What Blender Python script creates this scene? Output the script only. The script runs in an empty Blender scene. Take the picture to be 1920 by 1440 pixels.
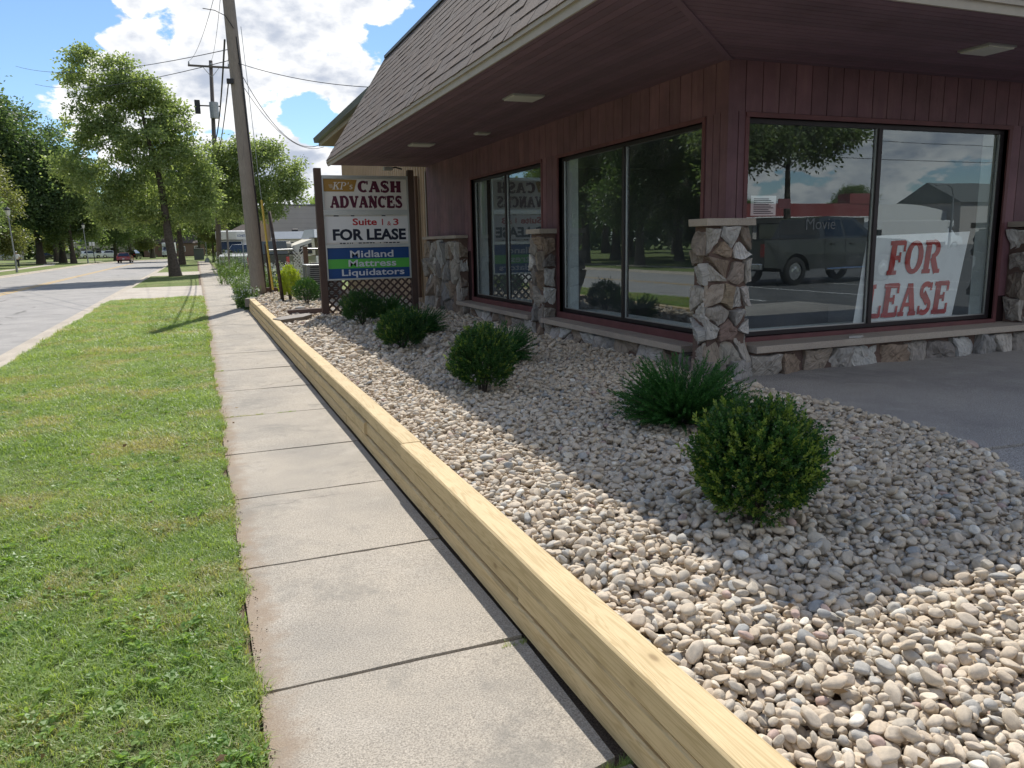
import bpy, math, random
import numpy as np
from mathutils import Vector, Matrix, Euler
R = math.radians
rng = np.random.default_rng(7)
random.seed(7)
S = bpy.context.scene

# ------------------------------------------------------------------ camera
cam_d = bpy.data.cameras.new('camera')
cam = bpy.data.objects.new('camera', cam_d)
S.collection.objects.link(cam)
S.camera = cam
F, CX, CY, EYE = 1450., 960., 720., 1.65
vY = np.array([(368-CX)/F, (466-CY)/F, 1.]); vY /= np.linalg.norm(vY)
vX = np.array([(4657-CX)/F, (466-.0199*(4657-368)-CY)/F, 1.]); vX -= vY*vX.dot(vY); vX /= np.linalg.norm(vX)
vZ = np.cross(vX, vY)
CM = np.stack([vX, vY, vZ], 1)
cam.matrix_world = Matrix((
    (CM[0,0], -CM[1,0], -CM[2,0], 0), (CM[0,1], -CM[1,1], -CM[2,1], 0),
    (CM[0,2], -CM[1,2], -CM[2,2], EYE), (0,0,0,1)))
cam_d.sensor_width = 36; cam_d.lens = F*36/1920
cam_d.clip_start = .05; cam_d.clip_end = 3000

# ------------------------------------------------------------------ sky, sun
SUN = Vector((.250, .785, 1)).normalized()
SUN_EL = math.asin(SUN.z); SUN_AZ = math.atan2(SUN.x, SUN.y)
W = bpy.data.worlds.new('World'); S.world = W; W.use_nodes = True
def N(nt, t, **kw):
    n = nt.nodes.new(t)
    for k, v in kw.items():
        if k[0] == 'i' and k[1:].isdigit(): n.inputs[int(k[1:])].default_value = v
        elif k in n.inputs and not hasattr(n, k): n.inputs[k].default_value = v
        else: setattr(n, k, v)
    return n
def LK(nt, a, b): nt.links.new(a, b)
def mathn(nt, op, a, b=None, clamp=False):
    n = nt.nodes.new('ShaderNodeMath'); n.operation = op; n.use_clamp = clamp
    for i, v in enumerate((a, b)):
        if v is None: continue
        if isinstance(v, (int, float)): n.inputs[i].default_value = v
        else: nt.links.new(v, n.inputs[i])
    return n.outputs[0]
def vmath(nt, op, a, b=None, scale=None):
    n = nt.nodes.new('ShaderNodeVectorMath'); n.operation = op
    for i, v in enumerate((a, b)):
        if v is None: continue
        if isinstance(v, tuple): n.inputs[i].default_value = v
        else: nt.links.new(v, n.inputs[i])
    if scale is not None: n.inputs['Scale'].default_value = scale
    return n
def mixc(nt, fac, a, b, blend='MIX'):
    n = nt.nodes.new('ShaderNodeMix'); n.data_type = 'RGBA'; n.blend_type = blend
    for i, v in ((0, fac), (6, a), (7, b)):
        if isinstance(v, (int, float)): n.inputs[i].default_value = v
        elif isinstance(v, (tuple, list)): n.inputs[i].default_value = (*v[:3], 1)
        else: nt.links.new(v, n.inputs[i])
    return n.outputs[2]
def ramp(nt, fac, stops, interp='LINEAR'):
    n = nt.nodes.new('ShaderNodeValToRGB'); n.color_ramp.interpolation = interp
    el = n.color_ramp.elements
    while len(el) < len(stops): el.new(.5)
    for e, (p, c) in zip(el, stops):
        e.position = p; e.color = (*c, 1) if len(c) == 3 else c
    nt.links.new(fac, n.inputs[0]); return n.outputs[0]
def maprange(nt, v, a, b, c=0., d=1., smooth=True):
    n = nt.nodes.new('ShaderNodeMapRange'); n.interpolation_type = 'SMOOTHSTEP' if smooth else 'LINEAR'
    nt.links.new(v, n.inputs[0])
    for i, x in enumerate((a, b, c, d)): n.inputs[i+1].default_value = x
    return n.outputs[0]
def noise(nt, vec, scale, detail=4, rough=.55, dist=0., out=0):
    n = nt.nodes.new('ShaderNodeTexNoise')
    n.inputs['Scale'].default_value = scale; n.inputs['Detail'].default_value = detail
    n.inputs['Roughness'].default_value = rough; n.inputs['Distortion'].default_value = dist
    if vec is not None: nt.links.new(vec, n.inputs['Vector'])
    return n.outputs[out]

def noise2(nt, vec, scale, detail, rough):
    n = nt.nodes.new('ShaderNodeTexNoise'); n.noise_dimensions = '2D'
    n.inputs['Scale'].default_value = scale; n.inputs['Detail'].default_value = detail; n.inputs['Roughness'].default_value = rough
    nt.links.new(vec, n.inputs['Vector']); return n.outputs[0]
nt = W.node_tree; nt.nodes.clear()
sky = N(nt, 'ShaderNodeTexSky', sky_type='NISHITA', sun_disc=False, sun_elevation=SUN_EL, sun_rotation=SUN_AZ,
        altitude=200, air_density=1.0, dust_density=.15, ozone_density=2.2)
tc = N(nt, 'ShaderNodeTexCoord'); D = tc.outputs['Generated']
sep = N(nt, 'ShaderNodeSeparateXYZ'); LK(nt, D, sep.inputs[0])
zc = mathn(nt, 'MAXIMUM', sep.outputs[2], 0.0)
den = mathn(nt, 'ADD', zc, .42)
comb = N(nt, 'ShaderNodeCombineXYZ')
LK(nt, mathn(nt, 'DIVIDE', sep.outputs[0], den), comb.inputs[0])
LK(nt, mathn(nt, 'DIVIDE', sep.outputs[1], den), comb.inputs[1])
P2 = vmath(nt, 'ADD', comb.outputs[0], (15.1, 1.2, 0)).outputs[0]
# rounded billows: fbm noise minus cell distance, in the cloud sheet
def cloud_density(off):
    p = vmath(nt, 'ADD', P2, off).outputs[0]
    big = noise2(nt, p, 1.6, 1, .5)
    fb = noise2(nt, p, 4.6, 8, .60)
    v = N(nt, 'ShaderNodeTexVoronoi', feature='F1', voronoi_dimensions='2D'); LK(nt, p, v.inputs['Vector'])
    v.inputs['Scale'].default_value = 12; v.inputs['Detail'].default_value = 2; v.inputs['Roughness'].default_value = .55
    a = mathn(nt, 'MULTIPLY', big, .9); b = mathn(nt, 'MULTIPLY', fb, 1.0); c = mathn(nt, 'MULTIPLY', v.outputs['Distance'], -.17)
    return mathn(nt, 'ADD', mathn(nt, 'ADD', a, b), c)
# clear patches by direction; the unseen one overhead is added to cut ambient light
def dirdot(az, el, lo, hi):
    d = (math.sin(R(az))*math.cos(R(el)), math.cos(R(az))*math.cos(R(el)), math.sin(R(el)))
    dp = vmath(nt, 'DOT_PRODUCT', D, d).outputs['Value']
    return maprange(nt, dp, math.cos(R(hi)), math.cos(R(lo)))
den0 = cloud_density((0, 0, 0))
holes = [(0, 90, 15, 52, -.35), (-8.5, 15, 1.5, 6, -.5), (-12, 11, 1, 5.5, -.25), (8.4, 8.6, .3, 2.6, -.3), (13, 9, .5, 2.5, .12), (2, 15, 3, 14, .17), (9, 6, 2, 8, .10), (-8, 9, 1, 7, .12), (150, 30, 5, 60, .06)]
for az, el, lo, hi, amt in holes:
    den0 = mathn(nt, 'ADD', den0, mathn(nt, 'MULTIPLY', dirdot(az, el, lo, hi), amt))
mask = maprange(nt, den0, .775, .845)
den1 = cloud_density((.02, .05, 0))
slope = mathn(nt, 'SUBTRACT', den1, den0)
thick = maprange(nt, den0, .87, 1.18)
lit = maprange(nt, slope, -.12, .12)
ccol = mixc(nt, thick, (1.12, 1.12, 1.12), (.52, .58, .70))
ccol = mixc(nt, mathn(nt, 'MULTIPLY', lit, .55), ccol, (.50, .56, .68))
cl = vmath(nt, 'SCALE', ccol, scale=7.4)
skyc = mixc(nt, 1.0, sky.outputs[0], (.78, .89, 1.0), 'MULTIPLY')
horiz = maprange(nt, sep.outputs[2], .0, .10)
maskh = mathn(nt, 'MULTIPLY', mask, maprange(nt, sep.outputs[2], -.01, .05, .55, 1))
skymix = mixc(nt, maskh, skyc, cl.outputs[0])
bg = N(nt, 'ShaderNodeBackground'); LK(nt, skymix, bg.inputs[0]); bg.inputs[1].default_value = .125
W.cycles.sampling_method = 'MANUAL'; W.cycles.sample_map_resolution = 256
wo = N(nt, 'ShaderNodeOutputWorld'); LK(nt, bg.outputs[0], wo.inputs[0])

sl = bpy.data.lights.new('sun', 'SUN'); sl.energy = 4.8; sl.angle = R(.53); sl.color = (1, .955, .88)
so = bpy.data.objects.new('sun', sl); S.collection.objects.link(so)
so.rotation_euler = SUN.to_track_quat('Z', 'Y').to_euler(); so.location = (0, 0, 30)
vs = S.view_settings; vs.view_transform = 'Standard'; vs.look = 'None'; vs.gamma = 1; vs.exposure = 0.16
vs.use_curve_mapping = False
try:
    S.cycles.max_bounces = 8; S.cycles.transparent_max_bounces = 16; S.cycles.diffuse_bounces = 4
    S.cycles.use_denoising = True; S.cycles.caustics_reflective = False; S.cycles.caustics_refractive = False
    S.cycles.sample_clamp_indirect = 6
except Exception: pass

# ------------------------------------------------------------------ materials
MATS = {}
def newmat(name):
    m = bpy.data.materials.new(name); m.use_nodes = True; MATS[name] = m
    nt = m.node_tree; b = nt.nodes['Principled BSDF']; return m, nt, b
def setp(b, base=None, rough=None, metal=None, spec=None, trans=None):
    if base is not None: b.inputs['Base Color'].default_value = (*base, 1)
    if rough is not None: b.inputs['Roughness'].default_value = rough
    if metal is not None: b.inputs['Metallic'].default_value = metal
    if spec is not None: b.inputs['Specular IOR Level'].default_value = spec
def plain(name, base, rough=.6, metal=0, spec=.4, var=.12, vscale=6, bump=0, bscale=60, dirt=None):
    """slightly uneven paint, plastic or metal: position noise moves the colour a little"""
    m, nt, b = newmat(name); setp(b, base, rough, metal, spec)
    g = N(nt, 'ShaderNodeNewGeometry'); n = noise(nt, g.outputs['Position'], vscale, 5, .6)
    lo = tuple(c*(1-var) for c in base); hi = tuple(min(1, c*(1+var)) for c in base)
    c = ramp(nt, n, [(.3, lo), (.7, hi)])
    if dirt:
        n2 = noise(nt, g.outputs['Position'], dirt[1], 6, .7)
        c = mixc(nt, maprange(nt, n2, dirt[2], dirt[2]+.12), c, dirt[0])
    LK(nt, c, b.inputs['Base Color'])
    if bump:
        bn = N(nt, 'ShaderNodeBump'); bn.inputs['Strength'].default_value = bump; bn.inputs['Distance'].default_value = .01
        LK(nt, noise(nt, g.outputs['Position'], bscale, 6, .65), bn.inputs['Height']); LK(nt, bn.outputs[0], b.inputs['Normal'])
    return m
def stretched(nt, src, sc):
    mp = N(nt, 'ShaderNodeMapping'); mp.inputs['Scale'].default_value = sc; LK(nt, src, mp.inputs[0]); return mp.outputs[0]

def leafmat(name, c1, c2, c3, trans=.35, rough=.45):
    m = bpy.data.materials.new(name); m.use_nodes = True; MATS[name] = m; nt = m.node_tree; nt.nodes.clear()
    g = N(nt, 'ShaderNodeNewGeometry')
    col = ramp(nt, g.outputs['Random Per Island'], [(0, c1), (.55, c2), (1, c3)])
    big = noise(nt, g.outputs['Position'], .9, 3, .6)
    col = mixc(nt, maprange(nt, big, .4, .7, 0, .6), col, c3)
    p = N(nt, 'ShaderNodeBsdfPrincipled'); LK(nt, col, p.inputs['Base Color']); p.inputs['Roughness'].default_value = rough
    p.inputs['Specular IOR Level'].default_value = .35
    t = N(nt, 'ShaderNodeBsdfTranslucent')
    tcx = mixc(nt, 1.0, col, (1.6, 1.6, .85), 'MULTIPLY'); LK(nt, tcx, t.inputs[0])
    mx = N(nt, 'ShaderNodeMixShader'); mx.inputs[0].default_value = trans
    LK(nt, p.outputs[0], mx.inputs[1]); LK(nt, t.outputs[0], mx.inputs[2])
    o = N(nt, 'ShaderNodeOutputMaterial'); LK(nt, mx.outputs[0], o.inputs[0]); return m

M_leaf_bright = leafmat('leaf_bright', (.13,.19,.075), (.20,.26,.11), (.32,.385,.19), .52)
M_leaf_mid = leafmat('leaf_mid', (.085,.14,.055), (.135,.195,.08), (.21,.27,.12), .48)
M_leaf_dark = leafmat('leaf_dark', (.055,.10,.048), (.085,.14,.065), (.14,.195,.09), .45)
M_leaf_olive = leafmat('leaf_olive', (.085,.11,.04), (.14,.165,.06), (.21,.22,.09), .45)
M_box = leafmat('boxwood_leaf', (.02,.065,.02), (.036,.10,.028), (.065,.145,.042), .33, .3)
M_boxtip = leafmat('boxwood_tip', (.09,.16,.03), (.15,.23,.045), (.24,.31,.07), .4, .35)
M_jun = leafmat('juniper_needle', (.022,.085,.022), (.04,.13,.032), (.07,.18,.045), .3, .5)
M_yel = leafmat('golden_leaf', (.22,.30,.03), (.34,.42,.05), (.45,.5,.08), .4)
M_weed = leafmat('weed_leaf', (.06,.13,.03), (.11,.20,.05), (.2,.27,.09), .4)
M_white_fl = plain('weed_flower', (.75,.77,.68), .7, var=.05)

def mat_grass(name, green, light, dry, thr=.56):
    m = bpy.data.materials.new(name); m.use_nodes = True; MATS[name] = m; nt = m.node_tree; nt.nodes.clear()
    g = N(nt, 'ShaderNodeNewGeometry'); oi = N(nt, 'ShaderNodeObjectInfo')
    a = mixc(nt, oi.outputs['Random'], green, light)
    a = mixc(nt, maprange(nt, noise(nt, g.outputs['Position'], 1.7, 4, .6), .42, .62), a, light)
    r2 = mathn(nt, 'MULTIPLY', g.outputs['Random Per Island'], .30)
    dn = mathn(nt, 'ADD', noise(nt, g.outputs['Position'], .95, 6, .68), mathn(nt, 'SUBTRACT', r2, .15))
    a = mixc(nt, maprange(nt, dn, thr, thr+.14, 0, .85), a, dry)
    p = N(nt, 'ShaderNodeBsdfPrincipled'); LK(nt, a, p.inputs['Base Color']); p.inputs['Roughness'].default_value = .45
    p.inputs['Specular IOR Level'].default_value = .4
    t = N(nt, 'ShaderNodeBsdfTranslucent'); LK(nt, mixc(nt, 1., a, (1.7, 1.7, .7), 'MULTIPLY'), t.inputs[0])
    mx = N(nt, 'ShaderNodeMixShader'); mx.inputs[0].default_value = .4
    LK(nt, p.outputs[0], mx.inputs[1]); LK(nt, t.outputs[0], mx.inputs[2])
    o = N(nt, 'ShaderNodeOutputMaterial'); LK(nt, mx.outputs[0], o.inputs[0]); return m
M_grass = mat_grass('grass_blade', (.185,.285,.085), (.30,.395,.14), (.45,.40,.23), .56)
M_lawnweed = mat_grass('lawn_weed_leaf', (.16,.28,.07), (.25,.36,.11), (.34,.36,.15), .62)

# soil and far lawn sheets
def mat_lawn(name, a, b_, c, sc=1):
    m, nt, b = newmat(name); g = N(nt, 'ShaderNodeNewGeometry'); P = g.outputs['Position']
    col = mixc(nt, maprange(nt, noise(nt, P, .35*sc, 5, .6), .4, .62), a, b_)
    col = mixc(nt, maprange(nt, noise(nt, P, 1.1*sc, 7, .7), .5, .68), col, c)
    sp = ramp(nt, noise(nt, P, 45*sc, 3, .7), [(.3, (.55,.55,.55)), (.7, (1.25,1.25,1.25))])
    col = mixc(nt, 1., col, sp, 'MULTIPLY'); LK(nt, col, b.inputs['Base Color']); b.inputs['Roughness'].default_value = .9
    b.inputs['Specular IOR Level'].default_value = .15
    bn = N(nt, 'ShaderNodeBump'); bn.inputs['Strength'].default_value = .8; bn.inputs['Distance'].default_value = .05
    LK(nt, noise(nt, P, 30*sc, 4, .7), bn.inputs['Height']); LK(nt, bn.outputs[0], b.inputs['Normal']); return m
M_soil = mat_lawn('lawn_soil', (.11,.13,.05), (.15,.16,.065), (.23,.19,.11))
M_lawn = mat_lawn('far_lawn', (.15,.20,.06), (.20,.245,.08), (.28,.26,.12), .6)

def mat_concrete(name, base, dark, light, speck=.25, bump=.35, crack=None):
    m, nt, b = newmat(name); g = N(nt, 'ShaderNodeNewGeometry'); P = g.outputs['Position']
    col = mixc(nt, maprange(nt, noise(nt, P, .9, 5, .6), .35, .7), base, dark)
    col = mixc(nt, maprange(nt, noise(nt, P, 2.3, 6, .65, .3), .5, .75, 0, .7), col, light)
    f = ramp(nt, noise(nt, P, 140, 2, .6), [(.32, (1-speck,)*3), (.5, (1,1,1)), (.70, (1+speck*.9,)*3)])
    f2 = ramp(nt, noise(nt, P, 380, 1, .5), [(.35, (1-speck*.6,)*3), (.65, (1+speck*.5,)*3)])
    col = mixc(nt, 1., col, f, 'MULTIPLY'); col = mixc(nt, 1., col, f2, 'MULTIPLY')
    if crack:
        w = vmath(nt, 'ADD', P, vmath(nt, 'SCALE', noise(nt, P, 1.5, 6, .6, out=1), scale=.6).outputs[0]).outputs[0]
        v = N(nt, 'ShaderNodeTexVoronoi', feature='DISTANCE_TO_EDGE'); v.inputs['Scale'].default_value = crack[0]; LK(nt, w, v.inputs['Vector'])
        cm = maprange(nt, v.outputs['Distance'], .0, crack[1], 1, 0)
        cm = mathn(nt, 'MULTIPLY', cm, maprange(nt, noise(nt, P, .6, 3, .5), .45, .6))
        col = mixc(nt, mathn(nt, 'MULTIPLY', cm, .8), col, tuple(c*.3 for c in base))
    LK(nt, col, b.inputs['Base Color']); b.inputs['Roughness'].default_value = .88; b.inputs['Specular IOR Level'].default_value = .25
    bn = N(nt, 'ShaderNodeBump'); bn.inputs['Strength'].default_value = bump; bn.inputs['Distance'].default_value = .004
    LK(nt, noise(nt, P, 170, 4, .7), bn.inputs['Height']); LK(nt, bn.outputs[0], b.inputs['Normal']); return m
M_walk = mat_concrete('sidewalk_concrete', (.44,.39,.32), (.34,.31,.265), (.50,.45,.38), .36, .8, (.33, .004))
nt = M_walk.node_tree; b = nt.nodes['Principled BSDF']; src = b.inputs['Base Color'].links[0].from_socket
g = N(nt, 'ShaderNodeNewGeometry'); sx = N(nt, 'ShaderNodeSeparateXYZ'); LK(nt, g.outputs['Position'], sx.inputs[0])
wob = mathn(nt, 'MULTIPLY', mathn(nt, 'SUBTRACT', noise(nt, g.outputs['Position'], 5, 6, .7), .5), .35)
ed = maprange(nt, mathn(nt, 'ADD', sx.outputs[0], wob), .10, .24, .75, 0)      # soil washed over the lawn side edge
c_ = mixc(nt, ed, src, (.29,.215,.15))
c_ = mixc(nt, maprange(nt, noise(nt, g.outputs['Position'], 1.6, 7, .72, .4), .50, .66, 0, .6), c_, (.245,.23,.20))   # old damp stains
c_ = mixc(nt, maprange(nt, noise(nt, g.outputs['Position'], 26, 3, .6), .70, .74, 0, .6), c_, (.16,.14,.12))          # spots
LK(nt, c_, b.inputs['Base Color'])
M_curb = mat_concrete('curb_concrete', (.50,.44,.36), (.40,.35,.29), (.56,.50,.42))
M_pad = mat_concrete('patio_concrete', (.40,.37,.335), (.29,.27,.25), (.47,.44,.39), .6, 1.0, (1.3, .012))
M_drive = mat_concrete('driveway_concrete', (.50,.45,.38), (.42,.37,.31), (.56,.5,.43))
M_road = mat_concrete('road_surface', (.37,.35,.33), (.30,.29,.275), (.42,.40,.375), .3, .6, (.22, .016))
M_lot = mat_concrete('lot_asphalt', (.12,.12,.118), (.09,.09,.09), (.16,.155,.15), .4, .6)
M_dirt = mat_concrete('dirt', (.17,.12,.08), (.11,.08,.055), (.24,.18,.12), .5, 1.)
M_yline = plain('yellow_paint', (.62,.38,.07), .7, var=.25, vscale=14)
M_found = mat_concrete('foundation_concrete', (.34,.31,.29), (.27,.25,.23), (.40,.37,.34))
M_ledge = mat_concrete('limestone_ledge', (.42,.36,.30), (.33,.28,.24), (.50,.43,.36), .18, .5)
M_mortar = mat_concrete('mortar', (.16,.105,.085), (.11,.075,.065), (.21,.145,.12), .25, 1.0)

# pebbles: one colour per stone
m, nt, b = newmat('river_pebble'); M_peb = m
oi = N(nt, 'ShaderNodeObjectInfo'); g = N(nt, 'ShaderNodeNewGeometry'); tco = N(nt, 'ShaderNodeTexCoord')
pc = ramp(nt, oi.outputs['Random'], [(0,(.42,.365,.30)), (.18,(.48,.42,.35)), (.34,(.38,.345,.30)), (.47,(.53,.48,.41)), (.60,(.44,.375,.305)),
     (.72,(.36,.35,.335)), (.79,(.50,.44,.37)), (.885,(.27,.275,.28)), (.91,(.46,.40,.34)), (.968,(.38,.29,.265)), (.98,(.60,.575,.53))], 'CONSTANT')
vv = ramp(nt, noise(nt, tco.outputs['Object'], 2.2, 6, .65), [(.3,(.82,.82,.82)), (.7,(1.14,1.13,1.12))])
pc = mixc(nt, 1., pc, vv, 'MULTIPLY')
pc = mixc(nt, 1., pc, (1.34, 1.30, 1.20), 'MULTIPLY')
LK(nt, pc, b.inputs['Base Color']); b.inputs['Roughness'].default_value = .72; b.inputs['Specular IOR Level'].default_value = .3
bn = N(nt, 'ShaderNodeBump'); bn.inputs['Strength'].default_value = .25; bn.inputs['Distance'].default_value = .05
LK(nt, noise(nt, tco.outputs['Object'], 9, 5, .7), bn.inputs['Height']); LK(nt, bn.outputs[0], b.inputs['Normal'])

# fresh treated timber, grain runs along Y
def mat_wood(name, base, dark, axis=(9, .45, 9), knots=True, gs=1.):
    m, nt, b = newmat(name); g = N(nt, 'ShaderNodeNewGeometry'); tco = N(nt, 'ShaderNodeTexCoord'); oi = N(nt, 'ShaderNodeObjectInfo')
    off = N(nt, 'ShaderNodeCombineXYZ')
    for i in range(3): LK(nt, mathn(nt, 'MULTIPLY', oi.outputs['Random'], 7.3+i*3), off.inputs[i])
    P = vmath(nt, 'ADD', g.outputs['Position'], off.outputs[0]).outputs[0]
    ps = stretched(nt, P, axis)
    nn = noise(nt, ps, 1.6*gs, 3, .5, .6)
    rings = mathn(nt, 'SINE', mathn(nt, 'MULTIPLY', nn, 75))
    fine = noise(nt, stretched(nt, P, tuple(a*9 for a in axis)), 3, 4, .6)
    col = mixc(nt, maprange(nt, rings, -.1, 1., 0, .5), base, dark)
    col = mixc(nt, maprange(nt, fine, .35, .75, 0, .35), col, dark)
    blot = noise(nt, P, 2.2, 4, .6)
    col = mixc(nt, maprange(nt, blot, .45, .75, 0, .5), col, tuple(min(1, c*1.15) for c in base))
    hs = mixc(nt, 1., col, ramp(nt, oi.outputs['Random'], [(0,(.88,.88,.86)), (1,(1.08,1.06,1.02))]), 'MULTIPLY')
    if knots:
        v = N(nt, 'ShaderNodeTexVoronoi'); LK(nt, stretched(nt, P, (3.2, 1.6, 3.2)), v.inputs['Vector']); v.inputs['Scale'].default_value = 1.25
        k = maprange(nt, v.outputs['Distance'], .02, .075, 1, 0)
        hs = mixc(nt, mathn(nt, 'MULTIPLY', k, .75), hs, (.16,.09,.035))
        k2 = maprange(nt, v.outputs['Distance'], .05, .2, .35, 0); hs = mixc(nt, k2, hs, dark)
    LK(nt, hs, b.inputs['Base Color']); b.inputs['Roughness'].default_value = .68; b.inputs['Specular IOR Level'].default_value = .3
    bn = N(nt, 'ShaderNodeBump'); bn.inputs['Strength'].default_value = .35; bn.inputs['Distance'].default_value = .004
    LK(nt, fine, bn.inputs['Height']); LK(nt, bn.outputs[0], b.inputs['Normal']); return m
M_timber = mat_wood('treated_timber', (.64,.50,.29), (.40,.285,.13))
M_beam = mat_wood('stained_beam', (.10,.065,.055), (.06,.038,.033), (9, 9, .5), False)
M_pole = mat_wood('weathered_pole', (.27,.235,.205), (.13,.11,.095), (14, 14, .35), False)
M_grey_wood = mat_wood('grey_wood', (.25,.225,.20), (.14,.12,.11), (4, 9, 9), False)
M_darkpole = mat_wood('dark_pole', (.13,.11,.10), (.07,.06,.055), (14, 14, .35), False)
M_bark = plain('bark', (.085,.068,.055), .9, var=.45, vscale=9, bump=.9, bscale=14)

# red board siding with fine streaks
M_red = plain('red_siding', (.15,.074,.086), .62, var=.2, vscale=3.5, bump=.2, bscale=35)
M_redtrim = plain('red_trim', (.13,.048,.05), .55, var=.2, vscale=5)
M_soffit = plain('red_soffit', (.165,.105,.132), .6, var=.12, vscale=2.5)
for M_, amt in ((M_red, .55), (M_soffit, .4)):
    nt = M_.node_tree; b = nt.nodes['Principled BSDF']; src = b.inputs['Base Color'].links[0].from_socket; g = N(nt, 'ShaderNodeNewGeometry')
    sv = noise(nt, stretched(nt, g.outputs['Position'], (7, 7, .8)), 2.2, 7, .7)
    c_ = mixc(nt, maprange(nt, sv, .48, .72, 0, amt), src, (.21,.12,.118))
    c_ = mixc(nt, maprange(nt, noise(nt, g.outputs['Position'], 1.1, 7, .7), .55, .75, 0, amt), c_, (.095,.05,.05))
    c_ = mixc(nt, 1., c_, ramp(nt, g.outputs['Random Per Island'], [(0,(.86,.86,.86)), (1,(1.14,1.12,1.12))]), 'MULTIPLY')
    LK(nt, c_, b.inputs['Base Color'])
M_groove = plain('groove_shadow_gap', (.03,.012,.012), .9, var=.1)
M_fascia = plain('beige_fascia', (.34,.30,.245), .5, var=.08)
M_alum = plain('aluminium', (.50,.50,.49), .35, .75, var=.05)
M_tan = plain('tan_rib_steel', (.40,.29,.19), .55, 0, var=.1, vscale=2)
M_brownsoff = plain('brown_soffit', (.17,.105,.075), .6, var=.1)
M_dkroof = plain('dark_gutter', (.10,.11,.105), .45, .1, var=.1)
M_frame = plain('window_bronze', (.035,.028,.03), .4, .3, var=.1)
M_white = plain('white_paint', (.72,.72,.70), .5, var=.04)
M_lens = plain('light_lens', (.62,.62,.56), .4, var=.04)
M_black = plain('black_plastic', (.02,.02,.022), .5, var=.1)
M_steel = plain('galvanised_steel', (.33,.34,.34), .45, .7, var=.15, vscale=10)
M_rust = plain('dark_steel_pipe', (.07,.05,.042), .65, .4, var=.4, vscale=12, dirt=((.30,.31,.31), 9, .60))
M_yplastic = plain('yellow_guard', (.55,.39,.07), .55, var=.15)
M_wire = plain('cable_black', (.015,.015,.018), .6, var=.1)
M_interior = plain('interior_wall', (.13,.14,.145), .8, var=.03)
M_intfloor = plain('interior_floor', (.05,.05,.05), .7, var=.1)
M_return = plain('window_return', (.74,.80,.80), .7, var=.03)
M_block = plain('grey_block_wall', (.42,.39,.36), .85, var=.06, vscale=1)
M_tyre = plain('tyre', (.02,.02,.02), .8, var=.1)
M_rim = plain('chrome_rim', (.75,.75,.77), .12, 1.0, var=.02)
M_carglass = plain('car_glass', (.012,.015,.018), .05, 0, 1.0, var=.02)
M_redlamp = plain('tail_lamp', (.45,.02,.02), .2, 0, .8, var=.05)
M_skin = plain('skin', (.45,.27,.20), .6, var=.05)
M_canvas = plain('canvas', (.62,.58,.48), .85, var=.06)
def carpaint(name, c):
    m = plain(name, c, .25, .2, .6, var=.03); b = m.node_tree.nodes['Principled BSDF']
    b.inputs['Coat Weight'].default_value = .7; b.inputs['Coat Roughness'].default_value = .06; return m
M_pgrey = carpaint('paint_dark_grey', (.045,.048,.047)); M_pblack = carpaint('paint_black', (.012,.012,.015))
M_pwhite = carpaint('paint_white', (.75,.75,.74)); M_pred = carpaint('paint_red', (.25,.012,.02)); M_psilver = carpaint('paint_silver', (.4,.41,.42))

# shingles: colour per shingle
m, nt, b = newmat('shingle'); M_shingle = m
g = N(nt, 'ShaderNodeNewGeometry')
c = ramp(nt, g.outputs['Random Per Island'], [(0,(.075,.055,.045)), (.3,(.098,.068,.053)), (.55,(.086,.064,.055)), (.8,(.11,.076,.057)), (1,(.078,.06,.052))])
c = mixc(nt, 1., c, ramp(nt, noise(nt, g.outputs['Position'], 220, 2, .6), [(.3,(.6,.6,.6)), (.7,(1.45,1.45,1.45))]), 'MULTIPLY')
c = mixc(nt, maprange(nt, noise(nt, g.outputs['Position'], 1.3, 4, .6), .45, .7, 0, .45), c, (.105,.09,.082))
LK(nt, c, b.inputs['Base Color']); b.inputs['Roughness'].default_value = .85
bn = N(nt, 'ShaderNodeBump'); bn.inputs['Strength'].default_value = .5; bn.inputs['Distance'].default_value = .004
LK(nt, noise(nt, g.outputs['Position'], 260, 2, .6), bn.inputs['Height']); LK(nt, bn.outputs[0], b.inputs['Normal'])

# field stone: colour attribute per stone, banded
m, nt, b = newmat('field_stone'); M_stone = m
at = N(nt, 'ShaderNodeVertexColor', layer_name='stone'); g = N(nt, 'ShaderNodeNewGeometry'); P = g.outputs['Position']
rv = N(nt, 'ShaderNodeCombineXYZ')
LK(nt, mathn(nt, 'MULTIPLY', g.outputs['Random Per Island'], 3.1), rv.inputs[0]); LK(nt, mathn(nt, 'MULTIPLY', g.outputs['Random Per Island'], 6.2), rv.inputs[1])
rot = N(nt, 'ShaderNodeVectorRotate', rotation_type='EULER_XYZ'); LK(nt, P, rot.inputs['Vector']); LK(nt, rv.outputs[0], rot.inputs['Rotation'])
st = noise(nt, stretched(nt, rot.outputs[0], (3, 3, 26)), 2.4, 6, .65, .6)
c = mixc(nt, 1., at.outputs[0], ramp(nt, st, [(.28,(.5,.47,.44)), (.5,(1,1,1)), (.75,(1.32,1.3,1.28))]), 'MULTIPLY')
c = mixc(nt, maprange(nt, noise(nt, P, 7, 5, .65), .55, .75, 0, .5), c, (.22,.15,.10))
LK(nt, c, b.inputs['Base Color']); b.inputs['Roughness'].default_value = .8; b.inputs['Specular IOR Level'].default_value = .3
bn = N(nt, 'ShaderNodeBump'); bn.inputs['Strength'].default_value = .9; bn.inputs['Distance'].default_value = .015
LK(nt, mathn(nt, 'ADD', st, mathn(nt, 'MULTIPLY', noise(nt, P, 40, 5, .7), .5)), bn.inputs['Height']); LK(nt, bn.outputs[0], b.inputs['Normal'])

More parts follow.
